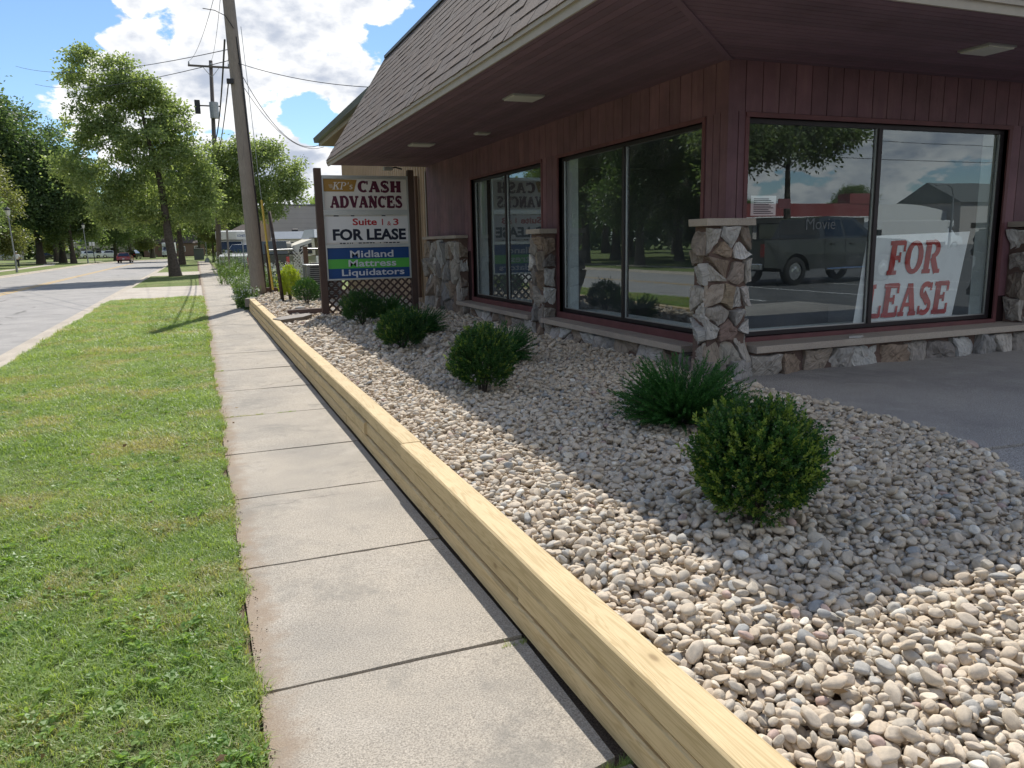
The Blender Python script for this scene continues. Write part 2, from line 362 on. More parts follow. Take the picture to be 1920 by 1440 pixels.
# window glass: tinted pass-through plus mirror by angle
m = bpy.data.materials.new('window_glass'); m.use_nodes = True; M_glass = m; nt = m.node_tree; nt.nodes.clear()
fr = N(nt, 'ShaderNodeFresnel'); fr.inputs[0].default_value = 2.45
g = N(nt, 'ShaderNodeNewGeometry')
ff = mathn(nt, 'MULTIPLY', fr.outputs[0], mathn(nt, 'SUBTRACT', 1.0, g.outputs['Backfacing']))
bn = N(nt, 'ShaderNodeBump'); bn.inputs['Strength'].default_value = .02; bn.inputs['Distance'].default_value = .02
LK(nt, noise(nt, g.outputs['Position'], 1.2, 2, .5), bn.inputs['Height'])
gl = N(nt, 'ShaderNodeBsdfGlossy'); gl.inputs['Roughness'].default_value = .0; gl.inputs[0].default_value = (.82,.92,.95,1); LK(nt, bn.outputs[0], gl.inputs['Normal'])
tr = N(nt, 'ShaderNodeBsdfTransparent'); tr.inputs[0].default_value = (.97,.99,.99,1)
mx = N(nt, 'ShaderNodeMixShader'); LK(nt, ff, mx.inputs[0]); LK(nt, tr.outputs[0], mx.inputs[1]); LK(nt, gl.outputs[0], mx.inputs[2])
df = N(nt, 'ShaderNodeBsdfDiffuse'); df.inputs[0].default_value = (.5,.5,.5,1)
mx2 = N(nt, 'ShaderNodeMixShader')
LK(nt, maprange(nt, noise(nt, g.outputs['Position'], 3.5, 7, .7), .45, .8, .01, .07), mx2.inputs[0])
LK(nt, mx.outputs[0], mx2.inputs[1]); LK(nt, df.outputs[0], mx2.inputs[2])
o = N(nt, 'ShaderNodeOutputMaterial'); LK(nt, mx2.outputs[0], o.inputs[0])

# ------------------------------------------------------------------ object helpers
def tag(o, label=None, cat=None, group=None, kind=None):
    if label: o['label'] = label
    if cat: o['category'] = cat
    if group: o['group'] = group
    if kind: o['kind'] = kind
    return o
def link(o, parent=None):
    S.collection.objects.link(o)
    if parent is not None: o.parent = parent
    return o
def thing(name, label, cat, loc=(0,0,0), rz=0, group=None):
    o = bpy.data.objects.new(name, None); o.location = loc; o.rotation_euler = (0,0,rz); o.empty_display_size = .2
    link(o); return tag(o, label, cat, group)
def mk(name, V, F, mat, parent=None, smooth=False, local=None):
    """one mesh object; V list/array of points, F list of tuples or list of index arrays"""
    me = bpy.data.meshes.new(name)
    if isinstance(F, np.ndarray):
        V = np.asarray(V, np.float32); k = F.shape[1]; n = len(F)
        me.vertices.add(len(V)); me.vertices.foreach_set('co', V.ravel())
        me.loops.add(n*k); me.loops.foreach_set('vertex_index', F.astype(np.int32).ravel())
        me.polygons.add(n); me.polygons.foreach_set('loop_start', np.arange(0, n*k, k, dtype=np.int32))
        me.polygons.foreach_set('loop_total', np.full(n, k, np.int32)); me.update(calc_edges=True)
    else:
        me.from_pydata([tuple(v) for v in V], [], F); me.update()
    for mm in (mat if isinstance(mat, (list, tuple)) else [mat]): me.materials.append(mm)
    if smooth: me.polygons.foreach_set('use_smooth', [True]*len(me.polygons))
    o = bpy.data.objects.new(name, me); link(o, parent)
    if local: o.location = local
    return o
class MB:
    """collects shapes that make up ONE part"""
    def __init__(s): s.V = []; s.F = []
    def add(s, V, F):
        b = len(s.V); s.V += [tuple(map(float, v)) for v in V]; s.F += [tuple(b+i for i in f) for f in F]; return s
    def box(s, x0, x1, y0, y1, z0, z1, bev=0):
        if bev:
            return s.bbox(x0, x1, y0, y1, z0, z1, bev)
        V = [(x,y,z) for z in (z0,z1) for y in (y0,y1) for x in (x0,x1)]
        return s.add(V, [(0,2,3,1),(4,5,7,6),(0,1,5,4),(2,6,7,3),(0,4,6,2),(1,3,7,5)])
    def bbox(s, x0, x1, y0, y1, z0, z1, b):
        import bmesh
        bm = bmesh.new(); bmesh.ops.create_cube(bm, size=1)
        for v in bm.verts: v.co = ((x0+x1)/2+v.co.x*(x1-x0), (y0+y1)/2+v.co.y*(y1-y0), (z0+z1)/2+v.co.z*(z1-z0))
        bmesh.ops.bevel(bm, geom=bm.edges[:], offset=b, segments=2, profile=.5, affect='EDGES')
        bm.verts.index_update(); s.add([v.co[:] for v in bm.verts], [tuple(v.index for v in f.verts) for f in bm.faces]); bm.free(); return s
    def tube(s, pts, rad, seg=8, cap=True):
        pts = [Vector(p) for p in pts]; rads = rad if isinstance(rad, (list, tuple)) else [rad]*len(pts)
        rings = []; up = Vector((0,0,1))
        for i, p in enumerate(pts):
            d = (pts[min(i+1, len(pts)-1)] - pts[max(i-1, 0)]).normalized()
            u = Vector((1,0,0)) if abs(d.z) > .95 else d.cross(up).normalized()
            u = (u - d*u.dot(d)).normalized(); w = d.cross(u)
            rings.append([p + (u*math.cos(2*math.pi*k/seg) + w*math.sin(2*math.pi*k/seg))*rads[i] for k in range(seg)])
        V = [v for r in rings for v in r]; Fs = []
        for i in range(len(pts)-1):
            for k in range(seg):
                a = i*seg+k; b_ = i*seg+(k+1) % seg; Fs.append((a, b_, b_+seg, a+seg))
        if cap: Fs.append(tuple(range(seg-1, -1, -1))); Fs.append(tuple((len(pts)-1)*seg+k for k in range(seg)))
        return s.add(V, Fs)
    def prism(s, poly, a0, a1, axis='y'):
        """polygon in the plane across axis, extruded along it"""
        n = len(poly)
        def P(p, a): return {'y': (p[0], a, p[1]), 'x': (a, p[0], p[1]), 'z': (p[0], p[1], a)}[axis]
        V = [P(p, a0) for p in poly]+[P(p, a1) for p in poly]
        return s.add(V, [tuple(range(n)), tuple(range(2*n-1, n-1, -1))]+[(i, (i+1) % n, n+(i+1) % n, n+i) for i in range(n)])
    def build(s, name, mat, parent=None, smooth=False, local=None): return mk(name, s.V, s.F, mat, parent, smooth, local)
def single(o, label, cat, group=None): return tag(o, label, cat, group)
def dup(root, loc, rz=None, label=None, scale=None, group=None):
    r = root.copy(); S.collection.objects.link(r); r.location = loc
    if rz is not None: r.rotation_euler = (0,0,rz)
    if label: r['label'] = label
    if group: r['group'] = group
    if scale: r.scale = scale if isinstance(scale, tuple) else (scale,)*3
    for ch in list(root.children):
        c = ch.copy(); S.collection.objects.link(c); c.parent = r
        for g2 in ch.children:
            d = g2.copy(); S.collection.objects.link(d); d.parent = c
    return r

# ------------------------------------------------------------------ ground, road, walks
WL, WR = .075, 1.165        # sidewalk edges
ROADR, CURBB, ROADL = -3.36, -2.84, -12.9
def sheet(name, pts, z, mat, kind='structure'):
    o = mk(name, [(x, y, z) for x, y in pts], [tuple(range(len(pts)))], mat); tag(o, kind=kind); return o
sheet('ground', [(-900,-900), (900,-900), (900,1500), (-900,1500)], -.21, M_lawn)
# centreline, straight then bending away to the right
cl_pts = [(-8.1, -60), (-8.1, 0), (-8.1, 60), (-8.1, 110)]
for a in range(0, 81, 8): cl_pts.append((-8.1+55-55*math.cos(R(a)), 118+55*math.sin(R(a))))
def strip(name, off0, off1, z, mat, z2=None, kind='structure', y0=-60):
    V = []; pts = [Vector((x, y, 0)) for x, y in cl_pts]
    for i, p in enumerate(pts):
        d = (pts[min(i+1, len(pts)-1)]-pts[max(i-1, 0)]).normalized(); n = Vector((d.y, -d.x, 0))
        V += [(p+n*off0)[:2]+(z,), (p+n*off1)[:2]+(z if z2 is None else z2,)]
    Fs = [(2*i, 2*i+1, 2*i+3, 2*i+2) for i in range(len(pts)-1)]
    o = mk(name, V, Fs, mat); tag(o, kind=kind); return o
strip('road', -4.85, 4.76, -.16, M_road)
strip('centre_line', -.20, -.09, -.156, M_yline); strip('centre_line', .09, .20, -.156, M_yline)
def curbstrip(name, o0, o1):
    mb = MB(); pts = [Vector((x, y, 0)) for x, y in cl_pts]; V = []
    prof = [(o0, -.152), (o0+(o1-o0)*.62, -.14), (o0+(o1-o0)*.72, -.045), (o1, -.04), (o1, -.22)]
    for i, p in enumerate(pts):
        d = (pts[min(i+1, len(pts)-1)]-pts[max(i-1, 0)]).normalized(); n = Vector((d.y, -d.x, 0))
        for off, z in prof: q = p+n*off; V.append((q.x, q.y, z))
    k = len(prof); Fs = []
    for i in range(len(pts)-1):
        for j in range(k-1): a = i*k+j; Fs.append((a, a+1, a+k+1, a+k) if o1 > o0 else (a, a+k, a+k+1, a+1))
    o = mk(name, V, Fs, M_curb); tag(o, kind='structure'); return o
curbstrip('curb', 4.70, 5.26); curbstrip('curb', -4.80, -5.36)
# parkway lawns between driveways (each patch a low mound of soil)
def lawnpatch(x0, x1, y0, y1, mat, z=-.05, name='lawn', jag=0):
    nx, ny = 14, max(2, int((y1-y0)/.18)) if jag else 2
    nx = nx if jag else 2
    V = []
    for j in range(ny+1):
        for i in range(nx+1):
            u = i/nx; x = x0+(x1-x0)*u; y = y0+(y1-y0)*j/ny
            if jag and i == nx: x += jag*(math.sin(y*5.1)+math.sin(y*2.3+1)+math.sin(y*11.7))*.4
            V.append((x, y, z + (0 if not jag else .012*math.sin(x*5+y*1.3)+.04*u)))
    Fs = [(j*(nx+1)+i, j*(nx+1)+i+1, (j+1)*(nx+1)+i+1, (j+1)*(nx+1)+i) for j in range(ny) for i in range(nx)]
    o = mk(name, V, Fs, mat); tag(o, kind='structure'); return o
lawnpatch(CURBB, WL-.04, -6, 29.2, M_soil, jag=.03)
sheet('driveway', [(-2.86, 29.1), (WL+.01, 29.25), (WL+.01, 38.6), (-2.86, 38.4)], -.022, M_drive)
lawnpatch(CURBB, WL, 38.5, 54.5, M_lawn, -.035)
sheet('driveway', [(-2.86, 54.4), (WL, 54.5), (WL, 62.6), (-2.86, 62.4)], -.022, M_drive)
lawnpatch(CURBB, WL, 62.5, 108, M_lawn, -.035)
sheet('lawn', [(-200,-60), (-13.46,-60), (-13.46,118), (-14,140), (-60,240), (-200,240)], -.045, M_lawn)
sheet('footpath', [(-17.4,20), (-16.2,20), (-16.2,92), (-16.6,112), (-19,130), (-20.5,130), (-17.9,112), (-17.4,92)], -.037, M_drive)
sheet('footpath', [(-30,136), (-13.6,133), (-13.4,136.5), (-30,139.5)], -.033, M_drive)
sheet('lawn', [(1.3, 24.3), (40, 24.3), (40, 170), (-2.2, 170), (-2.2, 112), (1.3, 108)], -.040, M_lawn)
sheet('parking_lot', [(3.5,48), (45,40), (45,100), (3.5,100)], -.032, M_lot)
sheet('parking_lot', [(WR+.05,-80), (140,-80), (140, 26), (9.5, 26), (9.5, 3.9), (5.2,.2), (WR+.25,.2)], .20, M_lot)
# faded stall lines seen reflected in the glass
for k in range(4):
    sheet('stall_line', [(12+k*3.1, -5.9), (12.12+k*3.1, -5.9), (12.12+k*3.1, -1.2), (12+k*3.1, -1.2)], .206, M_white)

# sidewalk: separate slabs with open joints
def walk_slabs():
    joints = [-2.4, -1.1, .6, 1.93, 2.82, 4.05, 5.27, 6.48, 7.98, 9.5, 11.15, 13.0, 14.6, 16.1, 17.9, 19.8, 21.8]
    y = 21.8
    while y < 108: y += 1.75; joints.append(y)
    mb = MB()
    for a, b_ in zip(joints[:-1], joints[1:]):
        gp = .006 if a > 9 else (.010 if a < 6 else random.choice([.009, .011, .013])); zt = random.uniform(-.004, .004); tl = random.uniform(-.005, .005)
        n = 10 if a < 9 else 3
        x0, x1 = WL, (WR-.018 if a < 21 else WR+.12)
        if a > 21: x1 = 1.28
        V = []; 
        def jag(i, s): return s+(random.uniform(-.0045, .0045) if a < 12 else 0)
        top0 = [(x0+(x1-x0)*i/n, jag(i, a+gp)) for i in range(n+1)]; top1 = [(x0+(x1-x0)*i/n, jag(i, b_-gp)) for i in range(n+1)]
        if abs(a-1.93) < .01:      # broken corner beside the timber
            top0[-1] = (x1-.03, a+.04); top0[-2] = (top0[-2][0], a+.02)
        for (px, py) in top0: V.append((px, py, zt+tl*px))
        for (px, py) in top1: V.append((px, py, zt-tl*px))
        m_ = 2*(n+1); V += [(x, y_, -.1) for x, y_, z in V[:m_]]
        Fs = [(i, i+1, n+1+i+1, n+1+i) for i in range(n)]
        Fs += [(i+1, i, m_+i, m_+i+1) for i in range(n)] + [(n+1+i, n+2+i, m_+n+2+i, m_+n+1+i) for i in range(n)]
        Fs += [(0, n+1, m_+n+1, m_), (n, m_+n, m_+2*n+1, 2*n+1)]
        mb.add(V, Fs)
    o = mb.build('sidewalk', M_walk); tag(o, kind='structure')
walk_slabs()
sheet('soil_strip', [(WL-.10, -6), (1.40, -6), (1.40, 110), (WL-.10, 110)], -.028, M_dirt)

# concrete patio pad in front of the shop, and the slab next to it
def pad():
    edge = [(4.62, 6.35), (4.74, 5.4), (4.75, 4.6), (4.70, 3.9), (4.60, 3.36)]
    mb = MB(); poly = edge + [(7.2, 3.10), (12, 3.1), (12, 6.4)]
    n = len(poly); V = [(x, y, .285) for x, y in poly]+[(x, y, .1) for x, y in poly]
    mb.add(V, [tuple(range(n))]+[((i+1) % n, i, n+i, n+(i+1) % n) for i in range(n)])
    poly = [(4.59, 3.335), (4.15, 2.80), (3.7, 2.2), (3.2, 1.2), (3.0, .0), (12, -.0), (12, 3.08), (7.2, 3.08)]
    n = len(poly); V = [(x, y, .275) for x, y in poly]+[(x, y, .1) for x, y in poly]
    mb.add(V, [tuple(range(n))]+[((i+1) % n, i, n+i, n+(i+1) % n) for i in range(n)])
    o = mb.build('patio', M_pad); tag(o, kind='structure')
pad()

# ------------------------------------------------------------------ timber edging wall
def timbers():
    t = thing('timber_wall', 'low wall of fresh yellow landscape timbers edging the pebble bed along the sidewalk', 'retaining wall', (1.25, 10, 0))
    t.location = (0,0,0)
    rows = [(.225, .330, [-.6, 4.98, 8.8, 12.9, 17.2, 21.4]), (.114, .217, [-.6, 2.9, 6.2, 9.9, 14.4, 21.4]), (.0, .106, [-.6, 4.1, 7.1, 10.9, 15.6, 21.4])]
    for z0, z1, js in rows:
        for i, (a, b_) in enumerate(zip(js[:-1], js[1:])):
            jx = random.uniform(-.0055, .0055); jz = random.uniform(-.002, .002)
            mb = MB(); x0, x1 = WR+jx, WR+.142+jx; a2, b2 = a+.004, b_-.004
            n = max(2, int((b2-a2)/.35)); bv = .009; V = []; Fs = []
            prof = [(x0+bv, z0), (x0, z0+bv), (x0, z1-bv), (x0+bv, z1), (x1-bv, z1), (x1, z1-bv), (x1, z0+bv), (x1-bv, z0)]
            for k in range(n+1):
                y = a2+(b2-a2)*k/n; w = .003*math.sin(y*1.9+z0*30+i)
                V += [(px+w+jx, y, pz+jz) for px, pz in prof]
            for k in range(n):
                for q in range(8): c0 = k*8+q; c1 = k*8+(q+1) % 8; Fs.append((c0, c1, c1+8, c0+8))
            Fs += [tuple(range(7, -1, -1)), tuple(n*8+q for q in range(8))]
            mb.add(V, Fs); mb.build('timber', M_timber, t)
timbers()
o = MB().add([(1.06,21.42,.33),(1.32,21.42,.33),(1.62,23.2,.30),(1.40,23.4,.30),(1.06,21.42,.12),(1.32,21.42,.12),(1.62,23.2,.12),(1.40,23.4,.12)],
    [(0,1,2,3),(4,7,6,5),(0,4,5,1),(1,5,6,2),(2,6,7,3),(3,7,4,0)]).build('timber_offcut', M_grey_wood)
tag(o, 'weathered grey timber end piece lying by the foot of the leaning utility pole', 'timber')
# the two old beams and the slab lying across the bed
def beam(name, p0, p1, w, h, mat, label, cat):
    p0, p1 = Vector(p0), Vector(p1); d = (p1-p0); L = d.length; bev = .008
    mb = MB().bbox(-w/2, w/2, 0, L, -h/2, h/2, bev)
    o = mb.build(name, mat); o.matrix_world = Matrix.Translation(p0) @ d.to_track_quat('Y', 'Z').to_matrix().to_4x4()
    return tag(o, label, cat)
beam('border_beam', (1.62,16.3,.335), (2.42,16.05,.365), .13, .10, M_beam, 'short brown stained beam lying beside the left post of the shop sign', 'beam')
beam('border_beam', (1.60,24.8,.36), (3.9,24.95,.37), .14, .15, M_beam, 'long brown stained beam across the far end of the pebble bed', 'beam')
o = MB().add([(1.20,14.95,.345),(1.32,14.55,.35),(1.75,14.9,.355),(1.98,15.35,.36),(1.90,15.6,.36),(1.45,15.35,.35),
              (1.22,14.95,.275),(1.33,14.58,.275),(1.75,14.93,.275),(1.96,15.35,.275),(1.88,15.58,.275),(1.45,15.33,.275)],
    [(5,4,3,2,1,0),(0,1,7,6),(1,2,8,7),(2,3,9,8),(3,4,10,9),(4,5,11,10),(5,0,6,11)]).build('stone_slab', M_grey_wood)
tag(o, 'thin weathered grey slab lying over a gap in the top timber', 'slab')
def rock(name, c, sc, seed, mat, label, cat):
    import bmesh
    r = np.random.default_rng(seed); bm = bmesh.new(); bmesh.ops.create_icosphere(bm, subdivisions=3, radius=1)
    ax = r.normal(size=(7,3)); ax /= np.linalg.norm(ax, axis=1)[:,None]; hh = r.uniform(.62, .9, 7)
    for v in bm.verts:
        p = np.array(v.co)
        for a, h in zip(ax, hh):
            d = p@a
            if d > h: p = p-a*(d-h)*.9
        v.co = tuple(p*np.array(sc)+np.array(c))
    V = [v.co[:] for v in bm.verts]; Fs = [tuple(v.index for v in f.verts) for f in bm.faces]; bm.free()
    o = mk(name, V, Fs, mat); return tag(o, label, cat)
M_paleRock = mat_concrete('pale_rock', (.45,.43,.40), (.35,.33,.3), (.52,.5,.47), .2, 1)

# ------------------------------------------------------------------ river pebbles dropped on a height field
def pebble_protos():
    import bmesh
    col = bpy.data.collections.new('pebble_shapes'); 
    for k in range(14):
        r = np.random.default_rng(100+k); bm = bmesh.new(); bmesh.ops.create_icosphere(bm, subdivisions=2 if k < 5 else 3, radius=1)
        ax = r.normal(size=(8,3)); ax /= np.linalg.norm(ax, axis=1)[:,None]; hh = r.uniform(.55, .9, 8); ph = r.uniform(0, 6, 6)
        e = r.uniform(.85, 1.15, 3)
        for v in bm.verts:
            p = np.array(v.co); p = p*(1+.07*math.sin(2.1*p[0]+ph[0])+.06*math.sin(2.6*p[1]+ph[1])+.05*math.sin(2.9*p[2]+ph[2]))
            for a, h in zip(ax, hh):
                d = p@a
                if d > h: p = p-a*(d-h)*.85
            v.co = tuple(p*e)
        me = bpy.data.meshes.new('pebble'); bm.to_mesh(me); bm.free(); me.polygons.foreach_set('use_smooth', [True]*len(me.polygons))
        me.materials.append(M_peb); o = bpy.data.objects.new('pebble', me); col.objects.link(o)
    return col
def instance_stuff(name, pts, rots, scales, idx, col, mat, kind='stuff', parent=None, label=None, cat=None):
    """one object whose points carry the shapes of a collection (geometry nodes)"""
    me = bpy.data.meshes.new(name); me.vertices.add(len(pts)); me.vertices.foreach_set('co', np.asarray(pts, np.float32).ravel())
    a = me.attributes.new('rot', 'FLOAT_VECTOR', 'POINT'); a.data.foreach_set('vector', np.asarray(rots, np.float32).ravel())
    a = me.attributes.new('scl', 'FLOAT_VECTOR', 'POINT'); a.data.foreach_set('vector', np.asarray(scales, np.float32).ravel())
    a = me.attributes.new('idx', 'INT', 'POINT'); a.data.foreach_set('value', np.asarray(idx, np.int32))
    me.materials.append(mat)
    o = bpy.data.objects.new(name, me); link(o, parent); 
    if kind: o['kind'] = kind
    if label: o['label'] = label
    if cat: o['category'] = cat
    ng = bpy.data.node_groups.new(name+'_scatter', 'GeometryNodeTree')
    ng.interface.new_socket('Geometry', in_out='INPUT', socket_type='NodeSocketGeometry')
    ng.interface.new_socket('Geometry', in_out='OUTPUT', socket_type='NodeSocketGeometry')
    gi = ng.nodes.new('NodeGroupInput'); go = ng.nodes.new('NodeGroupOutput')
    ci = ng.nodes.new('GeometryNodeCollectionInfo'); ci.inputs['Collection'].default_value = col
    ci.inputs['Separate Children'].default_value = True; ci.inputs['Reset Children'].default_value = True
    ip = ng.nodes.new('GeometryNodeInstanceOnPoints'); ip.inputs['Pick Instance'].default_value = True
    def attr(nm, ty):
        n = ng.nodes.new('GeometryNodeInputNamedAttribute'); n.data_type = ty; n.inputs[0].default_value = nm
        return n.outputs['Attribute']
    e2r = ng.nodes.new('FunctionNodeEulerToRotation')
    L = ng.links.new
    L(gi.outputs[0], ip.inputs['Points']); L(ci.outputs[0], ip.inputs['Instance'])
    L(attr('idx', 'INT'), ip.inputs['Instance Index']); L(attr('rot', 'FLOAT_VECTOR'), e2r.inputs[0])
    L(e2r.outputs[0], ip.inputs['Rotation']); L(attr('scl', 'FLOAT_VECTOR'), ip.inputs['Scale']); L(ip.outputs[0], go.inputs[0])
    md = o.modifiers.new('scatter', 'NODES'); md.node_group = ng
    return o
def in_poly(x, y, poly):
    ins = np.zeros(x.shape, bool); n = len(poly)
    for i in range(n):
        x0, y0 = poly[i]; x1, y1 = poly[(i+1) % n]
        c = ((y0 > y) != (y1 > y)) & (x < (x1-x0)*(y-y0)/(y1-y0+1e-12)+x0); ins ^= c
    return ins
BED = [(1.30,-.4), (3.05,-.4), (3.3,1.2), (3.75,2.15), (4.17,2.78), (4.61,3.34), (4.72,3.9), (4.76,4.6), (4.76,5.4), (4.66,6.3), (4.74,6.6), (4.76,16.9), (4.9,17.4), (4.9,24.8), (1.6,24.8), (1.32,21.4)]
def pebbles():
    r = np.random.default_rng(5); cell = .008
    X0, Y0, X1, Y1 = 1.25, -.45, 5.0, 25.0
    nx, ny = int((X1-X0)/cell), int((Y1-Y0)/cell); Hm = np.zeros((ny, nx), np.float32)
    gx = X0+(np.arange(nx)+.5)*cell; gy = Y0+(np.arange(ny)+.5)*cell
    GX, GY = np.meshgrid(gx, gy)
    Hm[:] = .222+.018*np.sin(GX*2.1+GY*.7)*np.cos(GY*1.3)+.01*np.sin(GX*6+GY*3)
    P = []; RT = []; SC = []
    def drop(n, ya, yb, mul):
        K = 4
        cand_x = r.uniform(1.30, 4.9, (n*2, K)); cand_y = r.uniform(ya, yb, (n*2, K))
        ok = in_poly(cand_x.ravel(), cand_y.ravel(), BED).reshape(cand_x.shape)
        keep = ok.all(1); cand_x, cand_y = cand_x[keep][:n], cand_y[keep][:n]
        for i in range(len(cand_x)):
            s = math.exp(np.clip(r.normal(0, .27), -.6, .6))*mul
            a, b_, c = .0212*s*r.uniform(.9,1.2), .0170*s*r.uniform(.85,1.1), .0130*s*r.uniform(.8,1.2)
            ci = ((cand_x[i]-X0)/cell).astype(int); cj = ((cand_y[i]-Y0)/cell).astype(int)
            k = int(np.argmin(Hm[np.clip(cj,0,ny-1), np.clip(ci,0,nx-1)])); x, y = cand_x[i,k], cand_y[i,k]
            th = r.uniform(0, math.pi); m_ = a
            i0, i1 = max(0, int((x-m_-X0)/cell)), min(nx, int((x+m_-X0)/cell)+1); j0, j1 = max(0, int((y-m_-Y0)/cell)), min(ny, int((y+m_-Y0)/cell)+1)
            dx = gx[i0:i1][None,:]-x; dy = gy[j0:j1][:,None]-y
            u = (dx*math.cos(th)+dy*math.sin(th))/a; v = (-dx*math.sin(th)+dy*math.cos(th))/b_
            q = 1-u*u-v*v; msk = q > .05
            if not msk.any(): continue
            h = Hm[j0:j1, i0:i1]; prof = c*np.sqrt(np.maximum(q, 0))
            hm = h[msk]; mean = hm.mean()
            A = np.stack([(dx+0*dy)[msk], (dy+0*dx)[msk]], 1); g, *_ = np.linalg.lstsq(A, hm-mean, rcond=None) if len(hm) > 4 else (np.zeros(2),)
            g = np.clip(g, -.7, .7)*.75
            pl = g[0]*dx+g[1]*dy
            zc = np.percentile((h+prof-pl)[msk], 72)
            Hm[j0:j1, i0:i1] = np.where(msk, np.maximum(h, zc+pl+prof), h)
            nrm = Vector((-g[0], -g[1], 1)).normalized()
            q1 = Vector((0,0,1)).rotation_difference(nrm).to_matrix() @ Euler((r.normal(0,.16), r.normal(0,.16), th)).to_matrix()
            P.append((x, y, zc)); RT.append(tuple(q1.to_euler())); SC.append((a, b_, c))
    drop(60000, -.35, 9.0, 1.0)
    drop(27000, 8.8, 24.8, 1.5)
    P = np.array(P); 
    instance_stuff('gravel', P, RT, SC, r.integers(0, 14, len(P)), pebble_protos(), M_peb,
                   label='rounded beige and grey river pebbles filling the planting bed', cat='gravel')
    o = sheet('bed_soil', BED, .219, M_dirt)
    return Hm
pebbles()
def dry_litter():
    r = np.random.default_rng(77); n = 70; x = r.uniform(1.35, 4.5, n); y = r.uniform(1.0, 10, n); k = in_poly(x, y, BED); x, y = x[k], y[k]
    C = np.stack([x, y, np.full(len(x), .315)], 1); D_ = rand_dir(r, len(x))*np.array([1,1,.12]); V, Fq = leaf_arrays(C, D_, r.uniform(.02,.05,len(x)), r.uniform(.012,.028,len(x)), r, .35)
    o = mk('leaf_litter', V, Fq, M_dryleaf); o['kind'] = 'stuff'; o['label'] = 'dry brown leaf scraps caught among the pebbles'; o['category'] = 'leaves'
    x = r.uniform(CURBB+.2, WL+.3, 45); y = r.uniform(2.0, 9, 45); C = np.stack([x, y, np.where(x > WL-.03, .008, .03)], 1)
    V, Fq = leaf_arrays(C, rand_dir(r, 45)*np.array([1,1,.1]), r.uniform(.02,.05,45), r.uniform(.015,.03,45), r, .3)
    o = mk('leaf_litter', V, Fq, M_dryleaf); o['kind'] = 'stuff'; o['label'] = 'dry pale leaf scraps on the verge and walk edge'; o['category'] = 'leaves'

# ------------------------------------------------------------------ shop building
XW, YF = 4.93, 6.53
def boards_x(mb, x, y0, y1, z0, z1, w=.205, gap=.010, th=.012, out=-1):
    y = y0
    while y < y1-.01:
        ye = min(y+w-gap, y1); mb.box(x+out*th, x, y, ye, z0, z1); y += w
def boards_y(mb, y, x0, x1, z0, z1, w=.205, gap=.010, th=.012):
    x = x0
    while x < x1-.01:
        xe = min(x+w-gap, x1); mb.box(x, xe, y-th, y, z0, z1); x += w
def clip_poly(poly, px, py, nx, ny):
    out = []; n = len(poly)
    for i in range(n):
        a, b_ = poly[i], poly[(i+1) % n]
        da = (a[0]-px)*nx+(a[1]-py)*ny; db = (b_[0]-px)*nx+(b_[1]-py)*ny
        if da <= 0: out.append(a)
        if da*db < 0: t = da/(da-db); out.append((a[0]+(b_[0]-a[0])*t, a[1]+(b_[1]-a[1])*t))
    return out
STONECOL = [tuple(1.12*q_ for q_ in c_) for c_ in [(.33,.30,.265), (.25,.225,.20), (.42,.40,.375), (.29,.24,.19), (.36,.335,.31), (.20,.18,.165), (.27,.225,.185), (.38,.35,.315), (.24,.23,.22), (.25,.19,.145), (.44,.43,.41)]]
